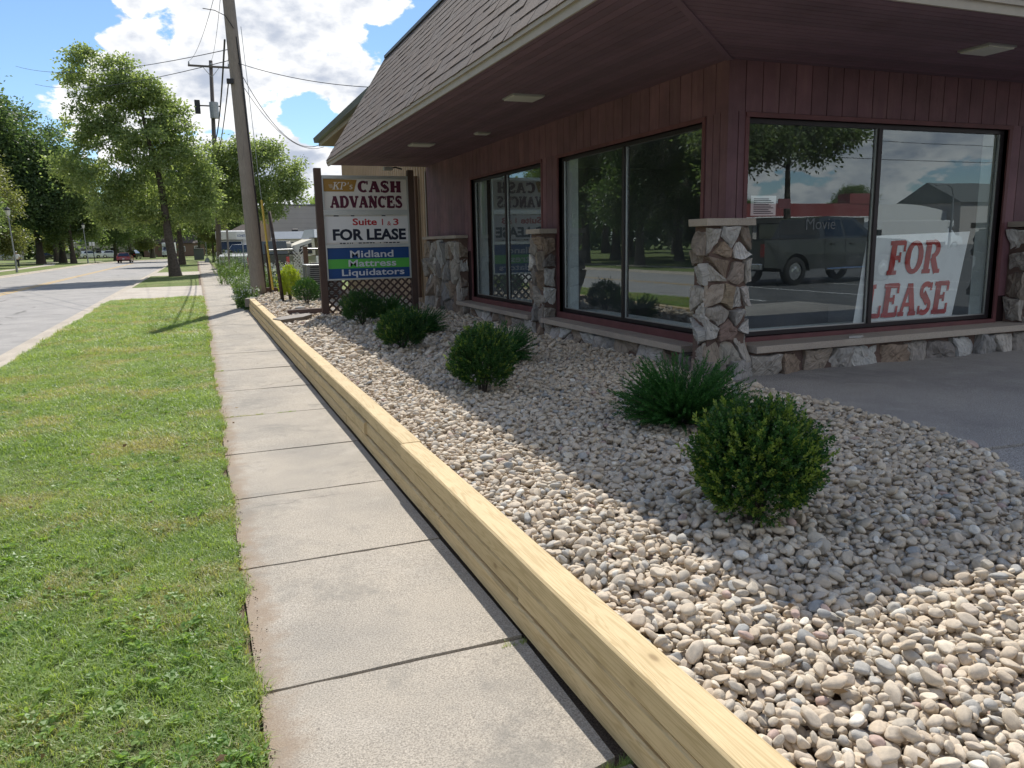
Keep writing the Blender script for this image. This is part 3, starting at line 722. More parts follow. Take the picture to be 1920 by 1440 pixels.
class Stones:
    def __init__(s): s.V = []; s.F = []; s.C = []
    def face(s, origin, ux, uy, nrm, w, h, seeds, depth=(.03,.09), gap=.014, aniso=1.0, r=None, bright=None):
        """irregular stones on one rectangular face; ux, uy span it, nrm points out"""
        o, ux, uy, nn = map(np.array, (origin, ux, uy, nrm))
        for i, (sx, sy) in enumerate(seeds):
            poly = [(0,0), (w,0), (w,h), (0,h)]
            for j, (tx, ty) in enumerate(seeds):
                if i == j: continue
                dx, dy = (tx-sx), (ty-sy)*aniso; L = math.hypot(dx, dy) or 1e-6
                if L > 1.2: continue
                mx_, my_ = (sx+tx)/2, (sy+ty)/2
                nx_, ny_ = dx/L, dy*aniso/L; l2 = math.hypot(nx_, ny_); nx_, ny_ = nx_/l2, ny_/l2
                jit = r.uniform(-.02, .02)
                poly = clip_poly(poly, mx_-nx_*(gap/2+jit*0), my_-ny_*(gap/2), nx_, ny_)
                if len(poly) < 3: break
            if len(poly) < 3: continue
            # split long edges, roughen the outline
            pts = []
            for k in range(len(poly)):
                a, b_ = poly[k], poly[(k+1) % len(poly)]; L = math.hypot(b_[0]-a[0], b_[1]-a[1]); m_ = max(1, int(L/.05))
                for q in range(m_): t = q/m_; pts.append((a[0]+(b_[0]-a[0])*t, a[1]+(b_[1]-a[1])*t))
            if len(pts) < 5: continue
            cx = sum(p[0] for p in pts)/len(pts); cy = sum(p[1] for p in pts)/len(pts); n = len(pts)
            d = r.uniform(*depth); tx_, ty_ = r.normal(0, .26, 2)
            shr = r.uniform(.86, 1.05); ph1, ph2 = r.uniform(0, 6, 2)
            def rad_(p): an = math.atan2(p[1]-cy, p[0]-cx); return shr*(1+.06*math.sin(3*an+ph1)+.045*math.sin(7*an+ph2)+r.uniform(-.03, .03))
            pts = [(cx+(p[0]-cx)*k_, cy+(p[1]-cy)*k_) for p in pts for k_ in (rad_(p),)]
            base = len(s.V); rings = [(1.0, -.02), (1.0, d*.55), (.93, d*.9), (.62, d*1.02), (.3, d*1.04)]
            for sc_, dep in rings:
                for p in pts:
                    x = cx+(p[0]-cx)*sc_+r.normal(0, .0035); y = cy+(p[1]-cy)*sc_+r.normal(0, .0035)
                    dd = dep + (0 if dep < 0 else (x-cx)*tx_+(y-cy)*ty_+r.normal(0, .0055)+.010*math.sin(x*31+ph1)*math.sin(y*27+ph2))
                    s.V.append(tuple(o+ux*x+uy*y+nn*max(dd, -.02)))
            s.V.append(tuple(o+ux*cx+uy*cy+nn*(d*1.05)))
            c = STONECOL[r.integers(len(STONECOL))]
            if bright and i in bright: c = bright[i]
            fk = r.uniform(.82, 1.15); c = tuple(v*fk for v in c)
            nf = 0
            for q in range(len(rings)-1):
                for k in range(n):
                    a = base+q*n+k; b_ = base+q*n+(k+1) % n; s.F.append((a, b_, b_+n, a+n)); nf += 1
            for k in range(n): s.F.append((base+4*n+k, base+4*n+(k+1) % n, base+5*n)); nf += 1
            s.C += [c]*(5*n+1)
    def build(s, name, parent):
        o = mk(name, s.V, s.F, M_stone, parent)
        ca = o.data.color_attributes.new('stone', 'FLOAT_COLOR', 'POINT')
        ca.data.foreach_set('color', np.array([(*c, 1) for c in s.C], np.float32).ravel())
        return o
def jseeds(r, w, h, sx, sy, jit=.33):
    nx, ny = max(1, round(w/sx)), max(1, round(h/sy)); out = []
    for j in range(ny):
        for i in range(nx):
            out.append(((i+.5+(.25 if j % 2 else -.25)*(nx > 1)+r.uniform(-jit, jit))*w/nx, (j+.5+r.uniform(-jit, jit))*h/ny))
    return out

def pane_unit(b, axis, plane, a0, a1, z0, z1, mull, jamb_in=.20, side=1):
    """window: bronze frame, mullion, two panes; opening is a real hole with a pale return inside"""
    fr = MB(); t = .045
    def bx(mbx, u0, u1, v0, v1, d0, d1):
        if axis == 'x': mbx.box(plane+d0, plane+d1, u0, u1, v0, v1)
        else: mbx.box(u0, u1, plane+d0, plane+d1, v0, v1)
    bx(fr, a0, a1, z1-t, z1, .045, .105); bx(fr, a0, a1, z0, z0+t, .045, .105)
    bx(fr, a0, a0+t, z0+t, z1-t, .045, .105); bx(fr, a1-t, a1, z0+t, z1-t, .045, .105)
    bx(fr, mull-.026, mull+.026, z0+t, z1-t, .035, .115)
    w = fr.build('window', M_frame, b)
    for u0, u1 in ((a0+t, mull-.026), (mull+.026, a1-t)):
        g = MB(); bx(g, u0, u1, z0+t, z1-t, .074, .080); g.build('pane', M_glass, w)
    tr = MB(); al = .012
    for u0, u1 in ((a0+t, mull-.026), (mull+.026, a1-t)):
        bx(tr, u0, u0+al, z0+t, z1-t, .060, .073); bx(tr, u1-al, u1, z0+t, z1-t, .060, .073); bx(tr, u0+al, u1-al, z0+t, z0+t+al, .060, .073)
    tr.build('glazing_bead', M_alum, w)
    rt = MB(); L = .012
    bx(rt, a0-.03, a0, z0, z1, .11, jamb_in+.11); bx(rt, a1, a1+.03, z0, z1, .11, jamb_in+.11); bx(rt, a0-.03, a1+.03, z1, z1+.03, .11, jamb_in+.11)
    bx(rt, a0-.03, a1+.03, z0-.03, z0, .11, jamb_in+.4)
    rt.build('window_return', M_return, w)
    return w

def shop():
    r = np.random.default_rng(11)
    b = thing('shop_building', 'single storey shop with red board siding, stone piers and a deep brown shingled mansard eave', 'building')
    ZS = 3.345; ZB = .20; YL = 17.3; XR = 15
    W1 = (11.0, 14.27); W2 = (6.93, 10.40); WF = (5.17, 8.87); ZW0, ZW1 = .63, 2.82
    bk = MB()     # solid backing behind the boards
    T = .10
    bk.box(XW, XW+T, YF+T, YL, ZW1, ZS); bk.box(XW, XW+T, YF+T, YL, ZB, ZW0)
    bk.box(XW, XW+T, YF+T, W2[0], ZW0, ZW1); bk.box(XW, XW+T, W2[1], W1[0], ZW0, ZW1); bk.box(XW, XW+T, W1[1], YL, ZW0, ZW1)
    bk.box(XW, XR, YF, YF+T, ZW1, ZS); bk.box(XW, XR, YF, YF+T, ZB, ZW0); bk.box(XW, WF[0], YF, YF+T, ZW0, ZW1)
    bk.box(WF[1], XR, YF, YF+T, ZW0, ZW1)
    bk.box(XW+T, XR, YL-.1, YL, ZB, ZS); bk.box(XR-.1, XR, YF+T, YL-.1, ZB, ZS)
    bk.build('wall', M_groove, b)
    sd = MB()
    boards_x(sd, XW, YF+.0, YL, ZW1+.05, ZS); boards_x(sd, XW, YF, W2[0]-.01, ZB, ZW1+.05, .115); boards_x(sd, XW, W2[1]+.01, W1[0]-.01, ZB, ZW1+.05, .2)
    boards_x(sd, XW, W1[1]+.01, YL, 1.5, ZW1+.05)
    boards_y(sd, YF, XW-.012, XR, ZW1+.05, ZS); boards_y(sd, YF, XW-.012, WF[0]-.01, ZB, ZW1+.05, .13); boards_y(sd, YF, WF[1]+.01, XR, .9, ZW1+.05, .2)
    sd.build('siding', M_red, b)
    tm = MB()     # red trim round the openings and skirting the sills
    for a0, a1 in (W1, W2):
        tm.box(XW-.03, XW+.045, a0-.05, a1+.05, ZW1, ZW1+.045); tm.box(XW-.022, XW+.045, a0-.05, a0, ZW0-.1, ZW1); tm.box(XW-.022, XW+.045, a1, a1+.05, ZW0-.1, ZW1)
        tm.box(XW-.05, XW+.044, a0, a1, ZW0-.10, ZW0)
    tm.box(WF[0]-.045, WF[1]+.05, YF-.03, YF+.045, ZW1, ZW1+.045); tm.box(WF[0]-.045, WF[0], YF-.022, YF+.045, ZW0-.1, ZW1); tm.box(WF[1], WF[1]+.05, YF-.022, YF+.045, ZW0-.1, ZW1)
    tm.box(WF[0], WF[1], YF-.055, YF+.044, ZW0-.13, ZW0)
    tm.build('trim', M_redtrim, b)
    pane_unit(b, 'x', XW, *W1, ZW0, ZW1, 12.62); pane_unit(b, 'x', XW, *W2, ZW0, ZW1, 8.63); pane_unit(b, 'y', YF, *WF, ZW0, ZW1, 6.955)
    # interior
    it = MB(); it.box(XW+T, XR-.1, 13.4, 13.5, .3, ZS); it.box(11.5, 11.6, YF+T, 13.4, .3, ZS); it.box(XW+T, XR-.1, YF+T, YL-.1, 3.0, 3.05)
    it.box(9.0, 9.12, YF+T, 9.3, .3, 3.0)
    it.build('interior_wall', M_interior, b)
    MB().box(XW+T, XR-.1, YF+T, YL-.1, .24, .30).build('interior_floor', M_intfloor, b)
    # soffit boards with the mitred corner
    EX, EY = 2.78, 4.55
    sf = MB(); n = 22
    hx, hy = XW-EX, YF-EY
    for k in range(n):    # street side boards run along Y
        x0 = EX+hx*k/n; x1 = EX+hx*(k+1)/n-.009
        y0, y1 = EY+hy*k/n, EY+hy*(k+1)/n
        sf.add([(x0,y0,ZS),(x1,y1,ZS),(x1,YL,ZS),(x0,YL,ZS),(x0,y0,ZS+.015),(x1,y1,ZS+.015),(x1,YL,ZS+.015),(x0,YL,ZS+.015)],
               [(0,3,2,1),(4,5,6,7),(0,1,5,4),(1,2,6,5),(2,3,7,6),(3,0,4,7)])
        ya, yb = EY+hy*k/n, EY+hy*(k+1)/n-.009
        sf.add([(x0,ya,ZS),(XR,ya,ZS),(XR,yb,ZS),(x1,yb,ZS),(x0,ya,ZS+.015),(XR,ya,ZS+.015),(XR,yb,ZS+.015),(x1,yb,ZS+.015)],
               [(0,1,2,3),(7,6,5,4),(0,4,5,1),(1,5,6,2),(2,6,7,3),(3,7,4,0)])
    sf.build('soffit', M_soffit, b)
    d = Vector((hx, hy, 0)); nn = Vector((-d.y, d.x, 0)).normalized()*.03
    a0 = Vector((EX, EY, ZS-.012)); a1 = a0+d
    mt = MB(); mt.add([a0-nn, a0+nn, a1+nn, a1-nn]+[p+Vector((0,0,.011)) for p in (a0-nn, a0+nn, a1+nn, a1-nn)], [(0,3,2,1),(4,5,6,7),(0,1,5,4),(1,2,6,5),(2,3,7,6),(3,0,4,7)])
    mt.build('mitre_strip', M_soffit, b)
    MB().box(EX+.05, XR, EY+.05, YL-.02, ZS+.02, ZS+.04).build('soffit_backing', M_groove, b)
    # fascia
    fa = MB(); fa.box(EX-.02, EX, EY-.02, YL+.01, ZS-.025, ZS+.055); fa.box(EX-.045, EX-.02, EY-.045, YL+.02, ZS+.045, ZS+.085)
    fa.box(EX, XR, EY-.02, EY, ZS-.025, ZS+.055); fa.box(EX-.02, XR, EY-.045, EY-.02, ZS+.045, ZS+.085)
    fa.build('fascia', M_fascia, b)
    # mansard: overlapping shingle courses
    E0 = np.array([EX-.05, EY-.05, ZS+.085]); TX, TY, TZ = 4.14, 6.45, 5.60
    core = MB()
    core.add([(EX,EY,ZS+.07),(EX,YL,ZS+.07),(TX,YL,TZ-.02),(TX,TY,TZ-.02),(XR,EY,ZS+.07),(XR,TY,TZ-.02),(XR,YL,TZ-.02)], [(0,3,2,1),(0,4,5,3),(3,5,6,2)])
    core.box(EX, XW, YL-.02, YL, ZS, ZS+.1)
    core.add([(EX,YL,ZS+.07),(XR,YL,ZS+.07),(XR,YL,TZ-.02),(TX,YL,TZ-.02)], [(0,1,2,3)])
    core.build('roof_deck', M_groove, b)
    sh = MB(); nc = 14; rr = random.Random(4)
    for k in range(nc):
        t0 = k/nc; t1 = min(1, (k+1.16)/nc)
        xa, ya, za = E0[0]+(TX-E0[0])*t0, E0[1]+(TY-E0[1])*t0, E0[2]+(TZ-E0[2])*t0
        xb, yb, zb = E0[0]+(TX-E0[0])*t1, E0[1]+(TY-E0[1])*t1, E0[2]+(TZ-E0[2])*t1
        lift = .011
        y = ya-rr.uniform(0, .3)
        while y < YL+.02:
            w = rr.choice([.14, .2, .26, .31]); y0 = max(y, ya); y1 = min(y+w-.006, YL+.03)
            if y1 > y0+.01:
                dz = rr.uniform(-.006, .006); lf = lift*rr.uniform(.75, 1.25)
                def pt(u, yy, l): return (xa+(xb-xa)*u-l*.85, max(yy, ya+(yb-ya)*u) , za+(zb-za)*u+l*.5)
                V = [pt(0, y0, lf), pt(0, y1, lf), pt(1, y1, .004), pt(1, y0, .004), pt(0, y0, 0), pt(0, y1, 0)]
                V = [(v[0], v[1], v[2]+(dz if i in (0,1,4,5) else 0)) for i, v in enumerate(V)]
                sh.add(V, [(0,3,2,1),(0,1,5,4),(0,4,3),(1,2,5)])
            y += w
        x = xa-rr.uniform(0, .3)
        while x < 11:
            w = rr.choice([.14, .2, .26, .31]); x0 = max(x, xa); x1 = x+w-.006
            if x1 > x0+.01:
                dz = rr.uniform(-.006, .006); lf = lift
                def pt2(u, xx, l): return (max(xx, xa+(xb-xa)*u), ya+(yb-ya)*u-l*.7, za+(zb-za)*u+l*.7)
                V = [pt2(0, x0, lf), pt2(0, x1, lf), pt2(1, x1, .004), pt2(1, x0, .004), pt2(0, x0, 0), pt2(0, x1, 0)]
                V = [(v[0], v[1], v[2]+(dz if i in (0,1,4,5) else 0)) for i, v in enumerate(V)]
                sh.add(V, [(0,1,2,3),(1,0,4,5),(0,3,4),(1,5,2)])
            x += w
    sh.build('shingles', M_shingle, b)
    cp = MB(); cp.box(TX-.05, TX+.10, TY-.05, YL+.03, TZ-.01, TZ+.045); cp.box(TX+.10, XR, TY-.05, TY+.1, TZ-.01, TZ+.045); cp.build('roof_cap', M_dkroof, b)
    rk = MB(); rk.add([(EX-.05,YL+.015,ZS+.06),(EX-.05,YL+.045,ZS+.06),(TX-.03,YL+.045,TZ+.0),(TX-.03,YL+.015,TZ+.0),(EX-.02,YL+.015,ZS-.02),(EX-.02,YL+.045,ZS-.02),(TX+.03,YL+.045,TZ-.10),(TX+.03,YL+.015,TZ-.10)],
        [(0,1,2,3),(7,6,5,4),(0,4,5,1),(0,3,7,4),(1,5,6,2),(3,2,6,7)]); rk.build('rake_trim', M_fascia, b)
    # flush soffit lights
    for (x, y, s) in ((3.75, 8.87, .40), (3.75, 13.42, .40), (4.30, 11.85, .22), (7.0, 5.44, .36), (3.75, 5.6, .0)):
        if s: 
            l = MB().box(x-s/2, x+s/2, y-s/2*.9, y+s/2*.9, ZS-.018, ZS-.001).build('soffit_light', M_alum, b)
            MB().box(x-s/2+.015, x+s/2-.015, y-s/2*.9+.015, y+s/2*.9-.015, ZS-.030, ZS-.019).build('lens', M_lens, l)
    # stone work: low walls under the sills, piers, and the tall stretch by the sign
    Z0 = .16
    mo = MB()
    mo.box(4.74, XW-.001, YF-.3, 14.5, Z0, .465); mo.box(4.74, 12, 6.24, YF-.001, Z0, .505)
    mo.box(4.54, 4.98, 6.25, 6.48, Z0, 1.76); mo.box(4.70, XW-.014, 10.5, 10.9, Z0+.02, 1.76); mo.box(4.74, XW-.014, 14.55, 16.85, Z0+.02, 1.74)
    mo.box(9.05, 12.1, 6.28, YF-.014, Z0+.02, 1.70)
    mo.build('mortar', M_mortar, b)
    st = Stones()
    # side low wall
    for (ya, yb) in ((6.55, 10.45), (10.95, 14.5)):
        L = yb-ya; sd_ = jseeds(r, L, .30, .38, .19, .42); st.face((4.74, yb, Z0), (0,-1,0), (0,0,1), (-1,0,0), L, .30, sd_, (.02,.07), r=r)
    L = 6.9; sd_ = jseeds(r, L, .30, .36, .22, .44)
    st.face((5.02, 6.24, Z0+.06), (1,0,0), (0,0,1), (0,-1,0), L, .27, sd_, (.03,.08), r=r)
    # big pale foot stone at the corner
    st.face((4.46, 6.25, Z0+.08), (1,0,0), (0,0,1), (0,-1,0), .74, .24, [(.1,.12), (.45,.12)], (.07,.10), r=r, bright={1: (.40,.38,.36), 0: (.25,.22,.2)})
    # corner pier, front face and street face: stones laid out after the real one
    W_, H_ = .50, 1.33
    fs = [(x_*.9, y_) for x_, y_ in [(.28,1.20),(.42,1.12),(.02,1.22),(.52,1.20),(.20,1.12),(.16,.95),(.40,.88),(.56,.90),(.08,.88),(.10,.70),(.27,.66),(.52,.66),(.40,.62),(.15,.48),(.42,.46),(.28,.33),(.03,.34),(.50,.20),(.27,.12),(.08,.12),(.55,.34)]]
    BR = {0: (.50,.48,.46), 1: (.50,.48,.46), 3: (.27,.22,.18), 10: (.30,.24,.17), 14: (.44,.42,.40), 15: (.24,.17,.145), 18: (.28,.26,.22), 6: (.33,.27,.23), 11: (.42,.38,.35), 20: (.42,.40,.38)}
    st.face((4.51, 6.25, .43), (1,0,0), (0,0,1), (0,-1,0), W_, H_, fs, (.025,.055), r=r, bright=BR, gap=.02)
    ss = jseeds(r, .26, H_+.22, .2, .2, .3); st.face((4.54, 6.49, .20), (0,-1,0), (0,0,1), (-1,0,0), .24, H_+.22, ss, (.02,.06), r=r)
    ss = jseeds(r, .25, H_, .2, .2, .3); st.face((4.98, 6.25, .43), (0,1,0), (0,0,1), (1,0,0), .25, H_, ss, (.02,.05), r=r)
    # small pier between the side windows
    ss = jseeds(r, .42, 1.5, .26, .26, .3); st.face((4.70, 10.9, .22), (0,-1,0), (0,0,1), (-1,0,0), .42, 1.5, ss, (.02,.06), r=r)
    ss = jseeds(r, .22, 1.5, .2, .24, .3); st.face((4.70, 10.5, .22), (1,0,0), (0,0,1), (0,-1,0), .20, 1.5, ss, (.02,.05), r=r)
    # tall stretch: long upright slabs
    ss = jseeds(r, 2.3, 1.5, .20, .42, .36); st.face((4.74, 16.85, .20), (0,-1,0), (0,0,1), (-1,0,0), 2.3, 1.5, ss, (.03,.10), r=r, aniso=.55)
    ss = jseeds(r, .18, 1.5, .18, .3, .2); st.face((4.74, 14.55, .20), (1,0,0), (0,0,1), (0,-1,0), .17, 1.5, ss, (.01,.03), r=r)
    ss = jseeds(r, 3.0, 1.32, .3, .26, .36); st.face((9.05, 6.28, .36), (1,0,0), (0,0,1), (0,-1,0), 3.0, 1.32, ss, (.03,.08), r=r)
    ss = jseeds(r, .22, 1.32, .2, .26, .3); st.face((9.05, 6.50, .36), (0,-1,0), (0,0,1), (-1,0,0), .22, 1.32, ss, (.02,.05), r=r)
    st.build('stonework', b)
    # sills and caps
    def slab(x0, x1, y0, y1, z0, z1, nm):
        mb = MB().bbox(x0, x1, y0, y1, z0, z1, .006); rr2 = random.Random(int(x0*100+y0*10))
        mb.V = [(x+rr2.uniform(-.002,.002), y+rr2.uniform(-.002,.002), z) for x, y, z in mb.V]
        mb.build(nm, M_ledge, b)
    slab(4.62, XW-.013, 6.80, 10.42, .475, .545, 'sill'); slab(4.62, XW-.013, 10.92, 14.48, .475, .545, 'sill')
    slab(5.06, 9.26, 6.14, YF-.002, .515, .585, 'sill')
    slab(4.47, 5.035, 6.19, 6.50, 1.765, 1.835, 'pier_cap'); slab(4.63, XW-.013, 10.44, 10.95, 1.765, 1.835, 'pier_cap')
    slab(4.66, XW-.013, 14.50, 16.90, 1.745, 1.805, 'pier_cap'); slab(8.98, 12.2, 6.21, YF-.013, 1.71, 1.775, 'pier_cap')
    MB().box(4.60, 4.70, 6.55, 10.5, .1, .27).build('footing', M_found, b)
    # letter remains and notices on the big front pane
    def flat_text(txt, x, z, hgt, mat, y, wid=None, nm='lettering', par=b, off=0): return text_obj(nm, txt, (x, y, z), wid, hgt, mat, par, off)
    MB().box(5.30, 5.62, YF+.081, YF+.083, 1.87, 2.07).build('paper_notice', M_white, b)
    return b

# text: built in font turned to mesh, scaled to a given box, standing in the XZ plane and facing -Y
def text_mesh(txt, offset=0., shear=0., res=3):
    cu = bpy.data.curves.new('t', 'FONT'); cu.body = txt; cu.size = 1; cu.offset = offset; cu.extrude = .0; cu.shear = shear; cu.resolution_u = res
    ob = bpy.data.objects.new('t', cu); S.collection.objects.link(ob); dg = bpy.context.evaluated_depsgraph_get(); dg.update()
    me = bpy.data.meshes.new_from_object(ob.evaluated_get(dg)); bpy.data.objects.remove(ob); return me
def text_obj(name, txt, pos, wid, hgt, mat, parent=None, offset=.02, shear=0., th=.003):
    me = text_mesh(txt, offset, shear); co = np.zeros(len(me.vertices)*3, np.float32); me.vertices.foreach_get('co', co); co = co.reshape(-1, 3)
    lo, hi = co.min(0), co.max(0)
    sx = (wid/(hi[0]-lo[0])) if wid else hgt/(hi[1]-lo[1]); sz = hgt/(hi[1]-lo[1])
    V = [((c[0]-lo[0])*sx+pos[0], pos[1], (c[1]-lo[1])*sz+pos[2]) for c in co]; Fs = [tuple(p.vertices) for p in me.polygons]
    n = len(V); mb = MB(); mb.add(V, Fs)
    # thickness: side walls along boundary edges
    from collections import Counter
    ec = Counter(); 
    for f in Fs:
        for a, b_ in zip(f, f[1:]+f[:1]): ec[(min(a,b_), max(a,b_))] += 1
    be = [e for e, c in ec.items() if c == 1]
    V2 = [(v[0], v[1]+th, v[2]) for v in V]; mb2 = MB(); mb2.add(V+V2, Fs+[(a, b_, n+b_, n+a) for a, b_ in be])
    bpy.data.meshes.remove(me)
    return mb2.build(name, mat, parent)
SHOP = shop()

# slab serif letters built from strokes; each stroke sits a hair in front of the last
GL = {
 'A': (1.0, [('l',.14,.04,.47,.98,.13), ('l',.50,.98,.84,.04,.24), ('l',.25,.34,.72,.34,.10), ('s',-.02,.32,0), ('s',.60,1.02,0)]),
 'C': (.92, [('a',.48,.5,.36,.42,48,312,.22,.12), ('l',.84,.98,.84,.68,.09)]),
 'D': (1.0, [('l',.22,.0,.22,1,.24), ('a',.42,.5,.42,.44,-90,90,.22,.12), ('s',.0,.46,0), ('s',.0,.46,1)]),
 'E': (.9, [('l',.22,0,.22,1,.24), ('l',.2,.94,.80,.94,.12), ('l',.2,.06,.84,.06,.12), ('l',.2,.52,.60,.52,.10), ('l',.80,.98,.80,.70,.09), ('l',.84,.02,.84,.32,.09), ('l',.60,.38,.60,.66,.08), ('s',.0,.42,0), ('s',.0,.42,1)]),
 'F': (.85, [('l',.22,0,.22,1,.24), ('l',.2,.94,.80,.94,.12), ('l',.2,.50,.60,.50,.11), ('l',.80,.98,.80,.68,.09), ('l',.60,.36,.60,.66,.08), ('s',.0,.50,0), ('s',.0,.42,1)]),
 'H': (1.05, [('l',.24,0,.24,1,.24), ('l',.80,0,.80,1,.24), ('l',.24,.5,.80,.5,.12), ('s',.02,.46,0), ('s',.02,.46,1), ('s',.58,1.02,0), ('s',.58,1.02,1)]),
 'K': (1.0, [('l',.22,0,.22,1,.22), ('l',.84,.98,.30,.44,.12), ('l',.44,.58,.86,.02,.22), ('s',.0,.44,0), ('s',.0,.44,1), ('s',.62,1.0,0), ('s',.62,1.0,1)]),
 'L': (.88, [('l',.22,0,.22,1,.24), ('l',.2,.06,.82,.06,.12), ('l',.82,.02,.82,.36,.09), ('s',.0,.46,0), ('s',.0,.46,1)]),
 'N': (1.05, [('l',.20,0,.20,1,.13), ('l',.20,.98,.84,.02,.24), ('l',.84,0,.84,1,.13), ('s',.02,.40,0), ('s',.0,.34,1), ('s',.66,1.02,1)]),
 'O': (.95, [('a',.48,.5,.36,.43,0,360,.24,.12)]),
 'P': (.9, [('l',.22,0,.22,1,.22), ('a',.44,.72,.32,.23,-90,90,.2,.11), ('s',.0,.46,0), ('s',.0,.46,1)]),
 'R': (1.0, [('l',.22,0,.22,1,.24), ('a',.44,.73,.32,.22,-90,90,.2,.11), ('l',.50,.50,.80,.04,.22), ('s',.0,.46,0), ('s',.0,.46,1), ('s',.66,1.0,0)]),
 'S': (.85, [('a',.42,.735,.27,.205,40,262,.15,.13), ('a',.42,.265,.29,.205,-140,82,.15,.13), ('l',.29,.64,.58,.38,.22), ('l',.70,.98,.70,.74,.08), ('l',.11,.02,.11,.28,.08)]),
 'V': (1.0, [('l',.18,.98,.52,.02,.24), ('l',.55,.02,.86,.98,.13), ('s',-.02,.42,1), ('s',.66,1.04,1)]),
 's': (.62, [('a',.30,.48,.19,.13,40,262,.12,.10), ('a',.30,.20,.20,.13,-140,82,.12,.10), ('l',.21,.42,.42,.26,.15)]),
 "'": (.3, [('l',.16,1,.14,.70,.12)]),
 ' ': (.45, []),
}
def slab_text(name, txt, pos, wid, hgt, mat, parent, shear=0., bold=1., y_step=.00015, condense=1.0):
    mb = MB(); x = 0; lay = 0; parts = []
    for ch in txt:
        w, st = GL[ch]
        for s_ in st:
            if s_[0] == 'l':
                _, x0, y0, x1, y1, t = s_; t *= bold; dx, dy = x1-x0, y1-y0; L = math.hypot(dx, dy); nx_, ny_ = -dy/L*t/2, dx/L*t/2
                if abs(dx) < .5*abs(dy): nx_, ny_ = (t/2 if nx_ > 0 else -t/2), 0   # upright and slanted stems end level
                poly = [(x0+nx_, y0+ny_), (x1+nx_, y1+ny_), (x1-nx_, y1-ny_), (x0-nx_, y0-ny_)]; parts.append([(x+p, q) for p, q in poly])
            elif s_[0] == 's':
                _, x0, x1, y = s_; h = .105*bold; y0, y1 = (0, h) if y == 0 else (1-h, 1); parts.append([(x+x0, y0), (x+x1, y0), (x+x1, y1), (x+x0, y1)])
            else:
                _, cx_, cy_, rx, ry, a0, a1, tx_, ty_ = s_; n = 20; o_ = []; i_ = []
                for k in range(n+1):
                    a = R(a0+(a1-a0)*k/n); c, s2 = math.cos(a), math.sin(a)
                    tt = (tx_*c*c+ty_*s2*s2)*bold/2
                    o_.append((x+cx_+(rx+tt)*c, cy_+(ry+tt)*s2)); i_.append((x+cx_+(rx-tt)*c, cy_+(ry-tt)*s2))
                parts.append(('ring', o_, i_))
        x += w+.07
    tot = x-.07; sx = wid/(tot+shear); 
    for p in parts:
        lay += 1; y = pos[1]-lay*y_step
        def T(q): return (pos[0]+(q[0]+shear*q[1])*sx, y, pos[2]+q[1]*hgt)
        if p[0] == 'ring':
            _, o_, i_ = p; n = len(o_); V = [T(q) for q in o_]+[T(q) for q in i_]; V += [(v[0], pos[1]+.003, v[2]) for v in V]
            m2 = 2*n; Fs = [(k, k+1, n+k+1, n+k) for k in range(n-1)]+[(k+1, k, m2+k, m2+k+1) for k in range(n-1)]+[(n+k, n+k+1, m2+n+k+1, m2+n+k) for k in range(n-1)]
            mb.add(V, Fs)
        else:
            V = [T(q) for q in p]; V += [(v[0], pos[1]+.003, v[2]) for v in V]; mb.add(V, [(0,1,2,3),(0,4,5,1),(1,5,6,2),(2,6,7,3),(3,7,4,0)])
    return mb.build(name, mat, parent)
M_ink_maroon = plain('ink_maroon', (.085,.008,.03), .5, var=.05); M_ink_red = plain('ink_red', (.42,.02,.03), .5, var=.05)
M_ink_black = plain('ink_black', (.008,.012,.03), .5, var=.05); M_ink_blue = plain('panel_blue', (.010,.06,.22), .45, var=.04)
M_ink_green = plain('panel_green', (.10,.44,.07), .45, var=.04); M_gold = plain('panel_gold', (.33,.18,.035), .45, var=.05)
M_panel = plain('panel_white', (.66,.62,.58), .4, var=.03); M_panel2 = plain('panel_overlay', (.72,.71,.72), .45, var=.03)
M_silver_ink = plain('ink_silver', (.62,.63,.68), .45, var=.05)
M_poster = plain('poster_paper', (.93,.93,.92), .7, var=.03); M_poster_red = plain('poster_red', (.50,.045,.035), .6, var=.25, vscale=5)

# for lease poster hanging inside the right hand pane
def lease_poster():
    t = thing('window_poster', 'white FOR LEASE poster in red letters taped inside the front shop window', 'poster', (7.6, YF+.11, .64))
    y = .0; V = [(-.78,y,.0), (.70,y,.0), (.92,y,1.06), (-.62,y,1.02)]; V = [(-.80,.008,.02), (.72,.0,.0), (.93,.0,1.03), (-.66,.006,1.0)]
    mb = MB(); nx_, ny_ = 12, 6; VV = []
    for j in range(ny_+1):
        for i in range(nx_+1):
            u, v = i/nx_, j/ny_
            p = [(V[0][k]*(1-u)+V[1][k]*u)*(1-v)+(V[3][k]*(1-u)+V[2][k]*u)*v for k in range(3)]; p[1] += .004*math.sin(u*5+v*3); VV.append(tuple(p))
    n0 = len(VV); VV += [(p[0], p[1]+.002, p[2]) for p in VV]
    Fs = [(j*(nx_+1)+i, j*(nx_+1)+i+1, (j+1)*(nx_+1)+i+1, (j+1)*(nx_+1)+i) for j in range(ny_) for i in range(nx_)]
    Fs += [tuple(reversed([n0+q for q in f])) for f in Fs]
    mb.add(VV, Fs); mb.build('paper', M_poster, t, True)
    slab_text('lettering', 'FOR', (-.36, -.008, .56), .86, .38, M_poster_red, t, .16, 1.2)
    slab_text('lettering', 'LEASE', (-.66, -.008, .08), 1.32, .38, M_poster_red, t, .16, 1.2)
lease_poster()
M_ghost = plain('ghost_lettering', (.12,.13,.135), .8, var=.3, vscale=30)
o = text_obj('lettering', 'Movie', (6.02, YF+.0695, 1.72), .40, .12, M_ghost, SHOP, .0)
mb = MB()
for k in range(9): mb.box(5.33+.0, 5.58-.03*(k % 3), YF+.0725, YF+.0735, 1.89+k*.018, 1.897+k*.018)
